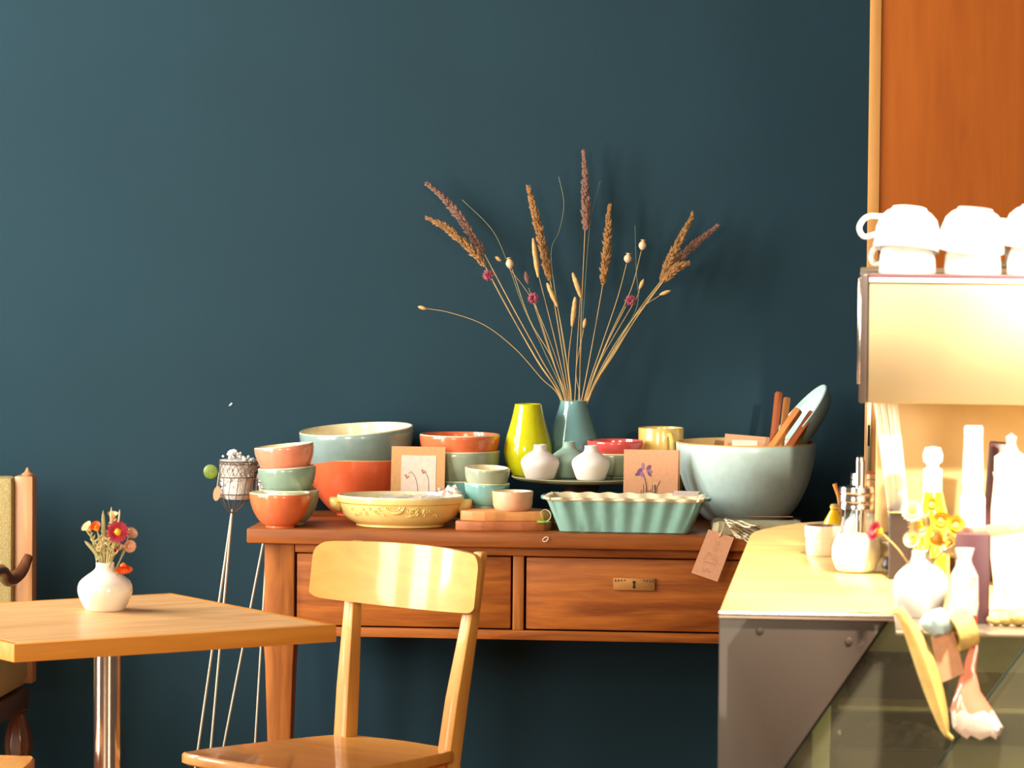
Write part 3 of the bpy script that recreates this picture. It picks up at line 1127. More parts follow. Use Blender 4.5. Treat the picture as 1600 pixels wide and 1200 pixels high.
st = thing('swing_tag', 'pinkish kraft swing tag with faint text hanging over the dresser edge', 'tag', ctr)
link('tag_card', prism_me([p - ctr for p in P], (0, .0012, 0)), 'kraft_pink', st, False)
ux = (P[1] - P[0]).normalized()
uz = (P[0] - P[3]).normalized()
Wt, Ht = (P[1] - P[0]).length, (P[0] - P[3]).length
hp = onY(1125, 838, YT) - ctr
bm = bmesh.new()
add_tube(bm, [hp + Vector((0, -.0006, 0)), hp + Vector((0, .0002, 0))], .0016, 10)
link('punched_hole', bm_mesh(bm), 'black', st, False)
bm = bmesh.new()
for v, wd_ in ((.30, .2), (.25, .3), (.2, .22), (.15, .2), (.10, .18), (.02, .45), (-.03, .5), (-.08, .55), (-.13, .6), (-.18, .5), (-.32, .3), (-.36, .32)):
    cc = uz * (v * Ht) + Vector((0, -.0003, 0))
    n = max(3, int(wd_ * 16))
    for k in range(n):
        if random.random() < .2:
            continue
        u = (k + .5) / n - .5
        c0 = cc + ux * (u * wd_ * Wt)
        hw_, hz_ = wd_ * Wt / n * .36, .0008
        vv = [bm.verts.new(c0 + ux * a * hw_ + uz * b * hz_) for a, b in ((-1, -1), (1, -1), (1, 1), (-1, 1))]
        bm.faces.new(vv)
link('printed_text', bm_mesh(bm), 'faint_ink', st, False)
link('string', tube_me(smooth_path([hp, onY(1127, 832, YT) - ctr, onY(1131, 822, YT + .03) - ctr, onY(1133, 815, YT + .07) - ctr], 4), .0014, 5), 'string', st)

# ------------------------------------------------------------------ dried stems in the blue vase
mouth = onY(VX, 628, VY)
gd = 'dried stems in the blue vase'


def stempath(pts, y_off):
    out = []
    n = len(pts)
    for i, (px, py) in enumerate(pts):
        t = min(1, max(0, (628 - py) / 300.0))
        out.append(onY(px, py, VY + (y_off * .8 + .055) * t))
    return out


def head_spikes(axis_pts, rad, dens, size, mat_):
    """plume of small spikelets round a curved axis"""
    bm = bmesh.new()
    ax = smooth_path(axis_pts, 6)
    L = sum((ax[i + 1] - ax[i]).length for i in range(len(ax) - 1))
    n = int(dens)
    add_tube(bm, ax, [rad * .35 * (1 - .7 * i / (len(ax) - 1)) for i in range(len(ax))], 5)
    for k in range(n):
        t = (k + random.random()) / n
        f_ = t * (len(ax) - 1)
        i = min(int(f_), len(ax) - 2)
        p = ax[i].lerp(ax[i + 1], f_ - i)
        d = (ax[i + 1] - ax[i]).normalized()
        env = (math.sin(PI * min(1, t * 1.0 + .12)) ** .7) * (1 - .45 * t)
        a = random.uniform(0, 2 * PI)
        o1 = d.orthogonal().normalized()
        o2 = d.cross(o1)
        out = o1 * math.cos(a) + o2 * math.sin(a)
        sdir = (d * random.uniform(.8, 1.2) + out * random.uniform(.3, .8)).normalized()
        base = p + out * rad * env * .25
        tip = base + sdir * size * random.uniform(.7, 1.25) * (.55 + .45 * env)
        midp = base.lerp(tip, .45)
        sd = sdir.orthogonal().normalized()
        se = sdir.cross(sd)
        wd_ = size * .22
        q = [bm.verts.new(midp + sd * wd_), bm.verts.new(midp + se * wd_), bm.verts.new(midp - sd * wd_), bm.verts.new(midp - se * wd_)]
        vb, vt = bm.verts.new(base), bm.verts.new(tip)
        for j in range(4):
            bm.faces.new((vb, q[j], q[(j + 1) % 4]))
            bm.faces.new((vt, q[(j + 1) % 4], q[j]))
    return bm_mesh(bm)


def stem(label, path, yo, head=None, rad=.0011, name='dried_grass', mat='stem', cat='dried grass'):
    """path from the mouth outwards (pixels); head = (kind, [pixels])"""
    root = thing(name, label, cat, mouth, 0, gd)
    foot = Vector((mouth.x + (random.uniform(-.012, .012)), VY + random.uniform(-.012, .012), PT + .02))
    pts = [foot] + stempath(path, yo)
    pts = [foot] + [p for p in pts[1:]]
    sp = [p - mouth for p in smooth_path(pts, 6)]
    link('stalk', tube_me(sp, [rad * (1.15 - .5 * i / len(sp)) for i in range(len(sp))], 5), mat, root)
    if head:
        kind, hp_ = head
        hpts = [p - mouth for p in stempath(hp_, yo)]
        if kind in ('tan', 'purple'):
            m_ = {'tan': 'plume_tan', 'purple': 'plume_purple'}[kind]
            L = (hpts[-1] - hpts[0]).length
            link('plume', head_spikes(hpts, .014, 70 + L * 1500, .018, m_), m_, root, False)
        elif kind == 'fox':
            d = hpts[-1] - hpts[0]
            link('seed_head', blob_me((hpts[0] + hpts[-1]) / 2, d, d.length, .0062, .12, 12, 14, .32), 'plume_pale', root)
        elif kind == 'bud':
            d = hpts[-1] - hpts[0]
            link('bud', blob_me((hpts[0] + hpts[-1]) / 2, d, d.length, .0048, .05), 'plume_pale', root)
        elif kind == 'brown':
            d = hpts[-1] - hpts[0]
            link('bud', blob_me((hpts[0] + hpts[-1]) / 2, d, d.length, .0055, .2), 'plume_purple', root)
        elif kind == 'pod':
            d = hpts[-1] - hpts[0]
            dn = d.normalized()
            o1 = dn.orthogonal().normalized()
            pod = link('seed_pod', blob_me((hpts[0] + hpts[-1]) / 2, d, d.length, .0098, .03), 'pod', root)
            link('pod_crown', blob_me(hpts[-1] + dn * .001, d, .004, .0062, .2), 'pod', pod)
        elif kind == 'globe':
            bm = bmesh.new()
            c = hpts[0]
            for k in range(120):
                a, b = random.uniform(0, 2 * PI), math.acos(random.uniform(-1, 1))
                d = Vector((math.sin(b) * math.cos(a), math.sin(b) * math.sin(a), math.cos(b)))
                tip = c + d * random.uniform(.012, .0165)
                sd = d.orthogonal().normalized() * .0022
                se = d.cross(sd).normalized() * .0022
                q = [bm.verts.new(c + d * .004), bm.verts.new(c + d * .009 + sd), bm.verts.new(c + d * .009 + se), bm.verts.new(c + d * .009 - sd), bm.verts.new(c + d * .009 - se), bm.verts.new(tip)]
                for j in range(4):
                    bm.faces.new((q[0], q[1 + j], q[1 + (j + 1) % 4]))
                    bm.faces.new((q[5], q[1 + (j + 1) % 4], q[1 + j]))
            link('bloom', bm_mesh(bm), 'magenta', root, False)
    return root


stem('purplish plume grass leaning far left, the upper of the two left plumes', [(880, 628), (845, 560), (800, 478), (756, 395)], .02, ('purple', [(756, 397), (735, 365), (715, 335), (692, 308), (668, 288)]), .0016)
stem('tan plume grass leaning far left, the lower of the two left plumes', [(879, 628), (840, 565), (795, 485), (757, 414)], -.03, ('tan', [(758, 416), (738, 392), (712, 368), (690, 352), (668, 341)]), .0016)
stem('magenta globe flower on the left side of the blue vase bouquet', [(878, 628), (838, 560), (800, 495), (770, 440)], -.08, ('globe', [(763, 430), (760, 424)]), .0012, 'dried_flower', cat='dried flower')
stem('hair-thin bare stalk curving up to the left below the left plumes', [(884, 628), (850, 548), (818, 480), (792, 408), (768, 358), (722, 312)], .03, None, .0008, 'dried_stalk', 'stem_green', 'dried stalk')
stem('round pale poppy pod on the left, above the magenta flowers', [(883, 628), (862, 560), (828, 500), (800, 420)], -.04, ('pod', [(798, 420), (795, 404)]), .0011, 'poppy_seed_head', cat='poppy head')
stem('small oval bud just left of the left poppy pod', [(886, 628), (868, 558), (832, 470), (790, 412)], .0, ('bud', [(783, 408), (774, 401)]), .0008)
stem('single bud on a long stalk arching far out to the left, lowest of all', [(877, 628), (845, 590), (805, 545), (757, 508), (705, 489), (667, 482)], -.06, ('bud', [(667, 483), (653, 479)]), .0010)
stem('large tan plume grass left of the middle, second tallest', [(890, 628), (878, 545), (862, 450), (858, 436)], -.02, ('tan', [(859, 438), (851, 400), (840, 350), (832, 318), (826, 294)]), .0015)
stem('slim tan foxtail crossing in front of the large middle plume', [(888, 628), (868, 535), (842, 432)], -.07, ('fox', [(841, 433), (833, 372)]), .0011)
stem('small brown bud between the two magenta globes', [(884, 628), (858, 548), (826, 450)], .02, ('brown', [(825, 444), (821, 424)]), .0009)
stem('small magenta globe flower low in the middle left of the bouquet', [(885, 628), (868, 575), (846, 505), (836, 474)], -.09, ('globe', [(833, 466), (833, 460)]), .0011, 'dried_flower', cat='dried flower')
stem('tan foxtail tilted left below the large middle plume', [(892, 628), (882, 540), (871, 478)], -.06, ('fox', [(871, 479), (855, 442)]), .0011)
stem('hair-thin bare stalk curving up right of the large middle plume', [(893, 628), (876, 510), (861, 400), (874, 360), (881, 318), (873, 276)], .02, None, .0008, 'dried_stalk', 'stem_green', 'dried stalk')
stem('purplish plume grass standing straight up, tallest of the bouquet', [(905, 628), (908, 500), (914, 360)], .02, ('purple', [(915, 360), (915, 325), (914, 285), (912, 238)]), .0013)
stem('tan foxtail tilted left just beside the tallest stalk', [(898, 628), (902, 540), (907, 464)], -.03, ('fox', [(908, 465), (895, 426)]), .0011)
stem('upright tan foxtail low in the middle of the bouquet', [(893, 628), (888, 570), (894, 510)], -.08, ('fox', [(894, 510), (899, 464)]), .0011)
stem('slim tan plume grass right of the tallest stalk', [(908, 628), (925, 540), (942, 444)], -.01, ('tan', [(942, 445), (946, 405), (950, 360), (952, 322)]), .0013)
stem('pale poppy pod on the right, the lower of the two', [(912, 628), (940, 540), (965, 465), (979, 412)], -.05, ('pod', [(980, 411), (982, 397)]), .0011, 'poppy_seed_head', cat='poppy head')
stem('pale poppy pod on the right, the higher of the two', [(914, 628), (948, 535), (985, 455), (1002, 392)], .02, ('pod', [(1003, 391), (1005, 376)]), .0011, 'poppy_seed_head', cat='poppy head')
stem('magenta flower on the right side of the bouquet below the poppy pods', [(915, 628), (945, 545), (978, 478)], -.08, ('globe', [(985, 469), (985, 464)]), .0011, 'dried_flower', cat='dried flower')
stem('tan plume grass leaning right, left one of the right-hand plumes', [(917, 628), (960, 545), (1000, 482), (1032, 440)], -.02, ('tan', [(1033, 440), (1046, 408), (1064, 372), (1082, 336)]), .0016)
stem('purplish plume grass leaning furthest right', [(918, 628), (964, 546), (1005, 480), (1038, 436)], .03, ('purple', [(1038, 436), (1062, 404), (1090, 378), (1119, 354)]), .0016)
stem('short tan plume drooping right below the right-hand plumes', [(917, 628), (958, 552), (1002, 486), (1036, 440)], -.07, ('tan', [(1036, 440), (1050, 425), (1062, 416), (1074, 412)]), .0013)
stem('small bud right of the higher poppy stalk', [(912, 628), (940, 560), (992, 470), (1000, 450)], -.03, ('bud', [(999, 452), (1006, 436)]), .0008)
stem('small pale bud pointing right under the right-hand plumes', [(916, 628), (952, 552), (1000, 485), (1030, 462)], -.08, ('bud', [(1030, 461), (1048, 454)]), .0008)
stem('little bud low in the middle right of the bouquet', [(906, 628), (900, 580), (912, 514)], -.06, ('bud', [(912, 513), (915, 497)]), .0008)
stem('hair-thin dark stalk rising past the right poppy pods', [(916, 628), (960, 540), (995, 480), (994, 420), (992, 352)], .03, None, .0006, 'dried_stalk', 'stem_green', 'dried stalk')
stem('hair-thin stalk slanting right behind the tallest plume', [(903, 628), (912, 480), (922, 350), (938, 282)], .04, None, .0005, 'dried_stalk', 'stem_green', 'dried stalk')

# ------------------------------------------------------------------ wire stakes at the left of the dresser


def wire_stand(label, cpx, cpy, Y, rods, bead_label, bseed, with_tags=False):
    rnd = random.Random(bseed)
    s = px_m(Y)
    top = onY(cpx, cpy, Y)                # centre of basket rim
    tipz = -.128
    root = thing('wire_basket_stand', label, 'wire stand', (top.x, top.y, 0))
    T = Vector((0, 0, top.z))
    lean = Vector((-.018, 0, 0))

    def rad_at(t):                        # t 0 top .. 1 tip
        return .049 * (1 - t * .30) if t < .62 else .049 * .814 * max(.0, (1 - (t - .62) / .38)) ** .8 + .004

    def at(t, a):
        r = rad_at(t)
        return T + lean * t * 1.0 + Vector((r * math.cos(a), r * math.sin(a), tipz * t))

    bm = bmesh.new()
    for t in (0, .05, .3, .62):
        add_tube(bm, [at(t, 2 * PI * k / 24) for k in range(25)], .0012, 4)
    add_tube(bm, [at(.02 + .018 * math.sin(k * 2.4), 2 * PI * k / 72) for k in range(73)], .0011, 4)
    for ph in (0, PI):
        add_tube(bm, [at(.17 + .11 * math.cos(k * PI / 2 + ph), 2 * PI * k / 40) for k in range(41)], .0009, 4)
    for k in range(14):
        a = 2 * PI * k / 14
        add_tube(bm, [at(t, a) for t in (.3, .45, .62, .75, .88, 1.0)], .0009, 4)
    link('wire_basket', bm_mesh(bm), 'wire', root)
    bm = bmesh.new()
    for k in range(420):
        t = rnd.uniform(-.12, .35) if k % 3 else rnd.uniform(.3, .7)
        a = rnd.uniform(0, 2 * PI)
        rr = rad_at(max(0, t)) * .9 * math.sqrt(rnd.uniform(.3, 1))
        if t < 0:
            rr *= 1 + t * 3
        p = T + lean * t + Vector((rr * math.cos(a), rr * math.sin(a), tipz * t + (.012 if t < 0 else 0) * math.cos(a * 1 + 2.5)))
        bmesh.ops.create_icosphere(bm, subdivisions=1, radius=rnd.uniform(.0032, .0055), matrix=Matrix.Translation(p))
    prf = [(rad_at(t) * .88, tipz * t) for t in (.72, .62, .5, .35, .2, .05, -.02)]
    lin_ = link('plastic_liner', lathe_me([(0, tipz * .72)] + prf + [(0, -tipz * .05)], 28), 'bag_film', root)
    lin_.location = T + lean * .3
    bo = link('glass_beads', bm_mesh(bm), 'bead', root)
    bo['kind'] = 'stuff'
    tip = at(1.0, 0) * .5 + at(1.0, PI) * .5
    for (qx, qy) in rods:
        q = onY(qx, qy, Y - .12)
        d = (Vector((q.x - top.x, q.y - top.y, q.z)) - tip)
        kk = tip.z / -d.z
        link('rod', tube_me([tip + Vector((0, 0, .01)), tip + d * kk], .0032, 8), 'rod', root)
    if with_tags:
        g_ = onY(329, 737, Y) - Vector((top.x, top.y, 0))
        link('green_label', lathe_me([(0, -.002), (.014, -.002), (.0175, 0), (.014, .002), (0, .002)], 24), 'green', root).matrix_local = Matrix.Translation(g_) @ Matrix.Rotation(R(90), 4, 'X')
        o_ = onY(339, 771, Y - .03) - Vector((top.x, top.y, 0))
        pg = link('paper_tag', lathe_me([(0, -.0006), (.012, -.0006), (.012, .0006), (0, .0006)], 24, None, .75, 1.5), 'kraft_pink', root)
        pg.matrix_local = Matrix.Translation(o_) @ Matrix.Rotation(R(10), 4, 'Y') @ Matrix.Rotation(R(90), 4, 'X')
        link('tag_string', tube_me([o_ + Vector((0, 0, .016)), o_ + Vector((.004, .005, .05))], .0008, 4), 'string', root)
    return root


wire_stand('wire basket on thin rods filled with glass beads, green label on its side', 375, 720, 9.15, [(312, 1155), (331, 1155)], '', 4, True)
wire_stand('second wire basket on thin rods, mostly hidden behind the small stacked bowls', 432, 728, 9.36, [(352, 1155), (400, 1145)], '', 8)

# ------------------------------------------------------------------ cafe table with vase
CZ = .745
A, B, C = onZ(22, 1007, CZ), onZ(526, 976, CZ), onZ(351, 922, CZ)
ux = (B - A).normalized()
uy = Vector((-ux.y, ux.x, 0))
Wt = (B - A).length
Dt = (C - B).dot(uy)
ang = math.atan2(ux.y, ux.x)
ctr = A + ux * Wt / 2 + uy * Dt / 2
ct = thing('cafe_table', 'square oak cafe table with a single chrome pillar at the left', 'table', (ctr.x, ctr.y, 0), ang)
th = .033
e = .018
link('table_panel', span_me(-Wt / 2 + e, Wt / 2 - e, -Dt / 2 + e, Dt / 2 - e, CZ - th, CZ, .0005), 'table', ct, False)
for (x0, x1, y0, y1) in ((-Wt / 2, Wt / 2, -Dt / 2, -Dt / 2 + e), (-Wt / 2, Wt / 2, Dt / 2 - e, Dt / 2), (-Wt / 2, -Wt / 2 + e, -Dt / 2 + e, Dt / 2 - e), (Wt / 2 - e, Wt / 2, -Dt / 2 + e, Dt / 2 - e)):
    link('edging', span_me(x0, x1, y0, y1, CZ - th, CZ, .0015), 'table_edge', ct)
pp = onY(168, 1060, ctr.y)
pl_ = Matrix.Rotation(-ang, 3, 'Z') @ Vector((pp.x - ctr.x, 0, 0))
hwp = 21.5 * px_m(ctr.y)
link('pillar', lathe_me([(0, .02), (hwp, .02), (hwp, CZ - th - .0055), (0, CZ - th - .0055)], 40), 'chrome', ct).location = (pl_.x, pl_.y, 0)
link('mounting_plate', span_me(pl_.x - .12, pl_.x + .12, pl_.y - .12, pl_.y + .12, CZ - th - .005, CZ - th, .001), 'dark', ct)
link('base', lathe_me([(0, 0), (.22, 0), (.22, .008), (.2, .014), (.05, .022), (0, .022)], 40), 'chrome', ct).location = (pl_.x, pl_.y, 0)

pv = onZ(164, 956, CZ)
sv = px_m(pv.y)
VV = [(28, 0), (31, 1), (38, 13), (43, 26), (43.6, 36), (40, 46), (30, 55), (20, 62), (15.5, 67), (14.5, 72), (15, 75)]
tv = vase('bud_vase', 'glossy white squat vase with dried strawflowers on the cafe table', 164, pv.y + .03, CZ + .0004, VV, 'cup')
TV = tv.location.copy()


def strawflower(label, c, d, rad, petal, mid, root_base, group, stalk_mat='stem_green', closed=.0, name='strawflower', rings=3, leaf=None):
    c = Vector(c)
    d = Vector(d).normalized()
    root = thing(name, label, 'dried flower', root_base, 0, group)
    rb = Vector(root_base)
    link('stalk', tube_me([p - rb for p in smooth_path([rb, rb.lerp(c, .5) + Vector((0, 0, .008)), c - d * rad * .3], 6)], .0014, 5), stalk_mat, root)
    o1 = d.orthogonal().normalized()
    o2 = d.cross(o1)
    bm = bmesh.new()
    for rg in range(rings):
        n = 20 - 2 * rg
        rr = rad * (1 - .25 * rg)
        lift = .15 + .35 * rg + closed
        for k in range(n):
            a = 2 * PI * k / n + rg * .3
            u = o1 * math.cos(a) + o2 * math.sin(a)
            v = d.cross(u)
            tip = c + u * rr * math.cos(lift) + d * rr * math.sin(lift) - rb
            midp = c + u * rr * .6 * math.cos(lift) + d * rr * .6 * math.sin(lift) - rb
            bs = c + u * rr * .12 - rb
            wv = v * rr * .2
            q = [bm.verts.new(bs), bm.verts.new(midp + wv), bm.verts.new(tip), bm.verts.new(midp - wv)]
            bm.faces.new(q)
    link('petals', bm_mesh(bm), petal, root, False)
    bm = bmesh.new()
    bmesh.ops.create_icosphere(bm, subdivisions=2, radius=rad * .36, matrix=Matrix.Translation(c + d * rad * .1 - rb))
    for v in bm.verts:
        v.co += Vector((random.uniform(-1, 1), random.uniform(-1, 1), random.uniform(-1, 1))) * rad * .04
    link('flower_centre', bm_mesh(bm), mid, root)
    return root


gv = 'dried flowers in the white table vase'


def tpt(px, py, dy=0.0):
    return onY(px, py, TV.y + dy)


foot = TV + Vector((0, 0, .02))
tv_flowers = [
    ('large crimson strawflower with yellow eye facing the viewer in the table vase', (184, 831), -.03, (.15, -1, .1), .0185, 'pet_red', 'pet_yellow', .0),
    ('half-open yellow and red strawflower at the left of the table vase', (151, 826), -.02, (-.2, -.8, .7), .0125, 'pet_orange', 'pet_yellow', .6),
    ('orange strawflower drooping over the right rim of the table vase', (193, 884), -.03, (.2, -.5, -.8), .0165, 'pet_orange', 'pet_orange', .35),
    ('cream spiky bloom furthest left in the table vase', (139, 826), .0, (-.5, -.5, .6), .0125, 'pet_cream', 'pet_cream', .5),
    ('pale pink bloom at the upper right of the table vase', (203, 836), .0, (.5, -.6, .5), .0130, 'pet_pink', 'pet_pink', .5),
    ('pale pink bloom at the right below the other pink one', (201, 853), -.01, (.5, -.8, .0), .0125, 'pet_pink', 'pet_pink', .4),
    ('cream bloom at the top of the table vase bunch', (176, 810), .01, (.1, -.4, 1), .0125, 'pet_cream', 'pet_pink', .7),
    ('small dark crimson bud low on the right of the table vase bunch', (182, 857), -.01, (.2, -.9, -.1), .009, 'pet_red', 'pet_red', .8),
    ('small pale bud low on the left of the table vase bunch', (156, 858), -.01, (-.2, -.9, .2), .008, 'pet_cream', 'stem_green', .8)]
for lb, (px, py), dy, d, rr, pm, mm_, cl in tv_flowers:
    strawflower(lb, tpt(px, py, dy), d, rr * 1.28, pm, mm_, foot + Vector((random.uniform(-.006, .006), random.uniform(-.006, .006), 0)), gv, closed=cl)
for k in range(11):
    tx, ty = random.uniform(138, 200), random.uniform(812, 866)
    pts = [foot, tpt(164 + (tx - 164) * .25, 882, 0), tpt((164 + tx) / 2 + random.uniform(-3, 3), (882 + ty) / 2 - 4, random.uniform(-.015, .015)), tpt(tx, ty, random.uniform(-.02, .02))]
    o = thing('dried_sprig', 'thin pale green filler sprig in the table vase bunch', 'dried sprig', foot, 0, 'filler sprigs in the table vase')
    sp = [p - foot for p in smooth_path(pts, 4)]
    link('stalk', tube_me(sp, .001, 5), 'stem_green', o)
    bm = bmesh.new()
    for j in range(5, len(sp)):
        for q in (-1, 1):
            d_ = Vector((random.uniform(.3, 1) * q, random.uniform(-.6, .6), random.uniform(.5, 1.2))).normalized()
            add_tube(bm, [sp[j], sp[j] + d_ * .006, sp[j] + d_ * random.uniform(.010, .015)], [.0005, .0017, .0002], 4)
    link('leaflets', bm_mesh(bm), 'sprig' if k % 3 else 'pet_cream', o, False)['kind'] = 'stuff'
for lb, pth in (('upright grey-green leaf spike at the top of the table vase', [(163, 884), (162, 840), (161, 797)]), ('narrow dried leaf pointing left from the table vase', [(158, 884), (148, 862), (132, 845)]), ('fine grass awn rising tallest from the table vase', [(166, 884), (172, 830), (174, 792)]), ('fine grass awn at the upper right of the table vase', [(168, 884), (184, 820), (187, 796)]), ('narrow leaf in front of the table vase neck', [(160, 886), (158, 870), (150, 875)])):
    pts = [foot] + [tpt(*q, -.008) for q in pth]
    o = thing('dried_leaf', lb, 'dried leaf', foot, 0, gv)
    sp = [p - foot for p in smooth_path(pts, 5)]
    big_ = 'leaf' in lb
    rads = [.0012 + (.0034 if big_ else .0007) * math.sin(PI * min(1, max(0, (i / len(sp) - .3) / .7))) for i in range(len(sp))]
    rads[-1] = .0003
    link('blade', tube_me(sp, rads, 5), 'stem_green' if big_ else 'pet_cream', o)

# ------------------------------------------------------------------ chair
SZ = .468
P1, P2 = onZ(537, 1149, SZ), onZ(698, 1171, SZ)
u = (P2 - P1).normalized()
rz = math.atan2(u.y, u.x)          # local x = u ; local -y = front (towards viewer left)
mid_ = (P1 + P2) / 2
sp_ = (P2 - P1).length
ch = thing('wooden_chair', 'blond lacquered wooden kitchen chair with curved backrest beside the cafe table', 'chair', (mid_.x, mid_.y, 0), rz)
# local: +x to the near post, front is -y
sh = sp_ / 2
sd = .40


def seat_outline(g_=0.0):
    pts = []
    top_ = [(-.20 - g_, -sd + .03), (-.205 - g_, -sd + .06), (-.195 - g_, -sd * .5), (-.175 - g_, -.06), (-.15, -.0 + .012 + g_), (-.07, .026 + g_), (0, .032 + g_)]
    left = [(x_, y_) for x_, y_ in top_]
    right = [(-x_, y_) for x_, y_ in reversed(top_[:-1])]
    front = [(.185, -sd - g_), (0, -sd - .012 - g_), (-.185, -sd - g_)]
    pts = left + right + front
    return [(v.x, v.y) for v in smooth_path([(x_, y_, 0) for x_, y_ in pts + [pts[0]]], 3)[:-1]]


bm = bmesh.new()
ol = seat_outline()
lv = [(SZ - .024, .97), (SZ - .02, 1.0), (SZ - .004, 1.0), (SZ, .985)]
prev = None
for z, s_ in lv:
    ring = [bm.verts.new((x_ * s_, (y_ + sd / 2) * s_ - sd / 2, z)) for x_, y_ in ol]
    if prev:
        for k in range(len(ring)):
            bm.faces.new((prev[k], prev[(k + 1) % len(ring)], ring[(k + 1) % len(ring)], ring[k]))
    else:
        bm.faces.new(ring[::-1])
    prev = ring
cen = bm.verts.new((0, -sd / 2, SZ - .006))
inner = [bm.verts.new((x_ * .7, (y_ + sd / 2) * .7 - sd / 2, SZ - .004)) for x_, y_ in ol]
for k in range(len(ring)):
    k2 = (k + 1) % len(ring)
    bm.faces.new((ring[k], ring[k2], inner[k2], inner[k]))
    bm.faces.new((inner[k], inner[k2], cen))
link('seat', bm_mesh(bm), 'beech', ch)
for (x0, x1, y0, y1) in ((-.165, .165, -sd + .02, -sd + .04), (-.165, -.145, -sd + .04, -.03), (.145, .165, -sd + .04, -.03)):
    link('seat_rail', span_me(x0, x1, y0, y1, SZ - .075, SZ - .0245, .003), 'beech', ch)
LE = .064                        # backward lean at the top
TB = .862


def post(sgn):
    bm = bmesh.new()
    rings = []
    for z, off, yb2, wx, wy in ((0, -.005, .05, .024, .026), (SZ - .03, 0, .004, .036, .036), (SZ + .1, .008, .02, .034, .034), (.70, .018, .041, .028, .028), (TB - .005, .028, LE, .024, .018)):
        cx = sgn * (sh + off)
        rings.append([bm.verts.new((cx + a * wx / 2, yb2 + b * wy / 2, z)) for a, b in ((-1, -1), (1, -1), (1, 1), (-1, 1))])
    for i in range(len(rings) - 1):
        for k in range(4):
            bm.faces.new((rings[i][k], rings[i][(k + 1) % 4], rings[i + 1][(k + 1) % 4], rings[i + 1][k]))
    bm.faces.new(rings[0])
    bm.faces.new(rings[-1])
    bmesh.ops.recalc_face_normals(bm, faces=bm.faces)
    bmesh.ops.bevel(bm, geom=list(bm.edges), offset=.003, segments=2, affect='EDGES', profile=.5)
    return bm_mesh(bm)


for sgn in (-1, 1):
    link('back_post', post(sgn), 'beech_v', ch)
    link('front_leg', tube_me([(sgn * .15, -sd + .035, 0), (sgn * .155, -sd + .035, SZ - .0245)], [.012, .018], 10), 'beech_v', ch)
# curved backrest board
bm = bmesh.new()
nx, nz = 28, 8
BW = .225
zb0, zb1 = .735, TB


def back_pt(i, j, off):
    s_ = math.sin((-1 + 2 * i / nx) * PI / 2)
    t = j / nz
    # rounded corners: shrink height near the ends
    rc = .03
    x_ = s_ * BW
    dd = max(0, abs(x_) - (BW - rc))
    cut = rc - math.sqrt(max(0, rc * rc - dd * dd))
    zlo = zb0 + .010 * abs(s_) ** 2 + cut * .4
    zhi = zb1 - .006 * abs(s_) ** 2 - cut * .9
    z = zlo + (zhi - zlo) * t
    y_ = .041 + (LE - .041) * (z - .70) / (TB - .70) - .022 - .05 * s_ * s_ + .012
    return (x_, y_ + off, z)


fr = [[bm.verts.new(back_pt(i, j, -.006)) for j in range(nz + 1)] for i in range(nx + 1)]
bk = [[bm.verts.new(back_pt(i, j, .006)) for j in range(nz + 1)] for i in range(nx + 1)]
for i in range(nx):
    for j in range(nz):
        bm.faces.new((fr[i][j], fr[i + 1][j], fr[i + 1][j + 1], fr[i][j + 1]))
        bm.faces.new((bk[i][j], bk[i][j + 1], bk[i + 1][j + 1], bk[i + 1][j]))
for i in range(nx):
    bm.faces.new((fr[i][0], bk[i][0], bk[i + 1][0], fr[i + 1][0]))
    bm.faces.new((fr[i][nz], fr[i + 1][nz], bk[i + 1][nz], bk[i][nz]))
for j in range(nz):
    bm.faces.new((fr[0][j], fr[0][j + 1], bk[0][j + 1], bk[0][j]))
    bm.faces.new((fr[nx][j], bk[nx][j], bk[nx][j + 1], fr[nx][j + 1]))
me = bm_mesh(bm)
link('backrest', me, 'beech', ch)



def copy_tree(o, parent=None):
    c = o.copy()
    col.objects.link(c)
    c.parent = parent
    for k_ in list(o.children):
        copy_tree(k_, c)
    return c


ch2 = copy_tree(ch)
ch2['label'] = 'second blond wooden chair, only its seat corner showing at the bottom left edge'
ch['group'] = ch2['group'] = 'wooden chairs at the cafe table'
ch2.location = (xat(46, 7.15, SZ) - .415, 7.08, 0)
ch2.rotation_euler = (0, 0, R(90))

# ------------------------------------------------------------------ armchair at the left edge
YA = 9.2
px1 = xat(51, YA, .8)
ac = thing('armchair', 'antique upholstered armchair in mustard tweed cut off by the left edge', 'armchair', (px1, YA, 0))
zt = zrow(744, 35, YA)
pw = 30 * px_m(YA)
AW = .60


def aspan(*a, bevel=0.004):
    return span_me(*a, bevel)


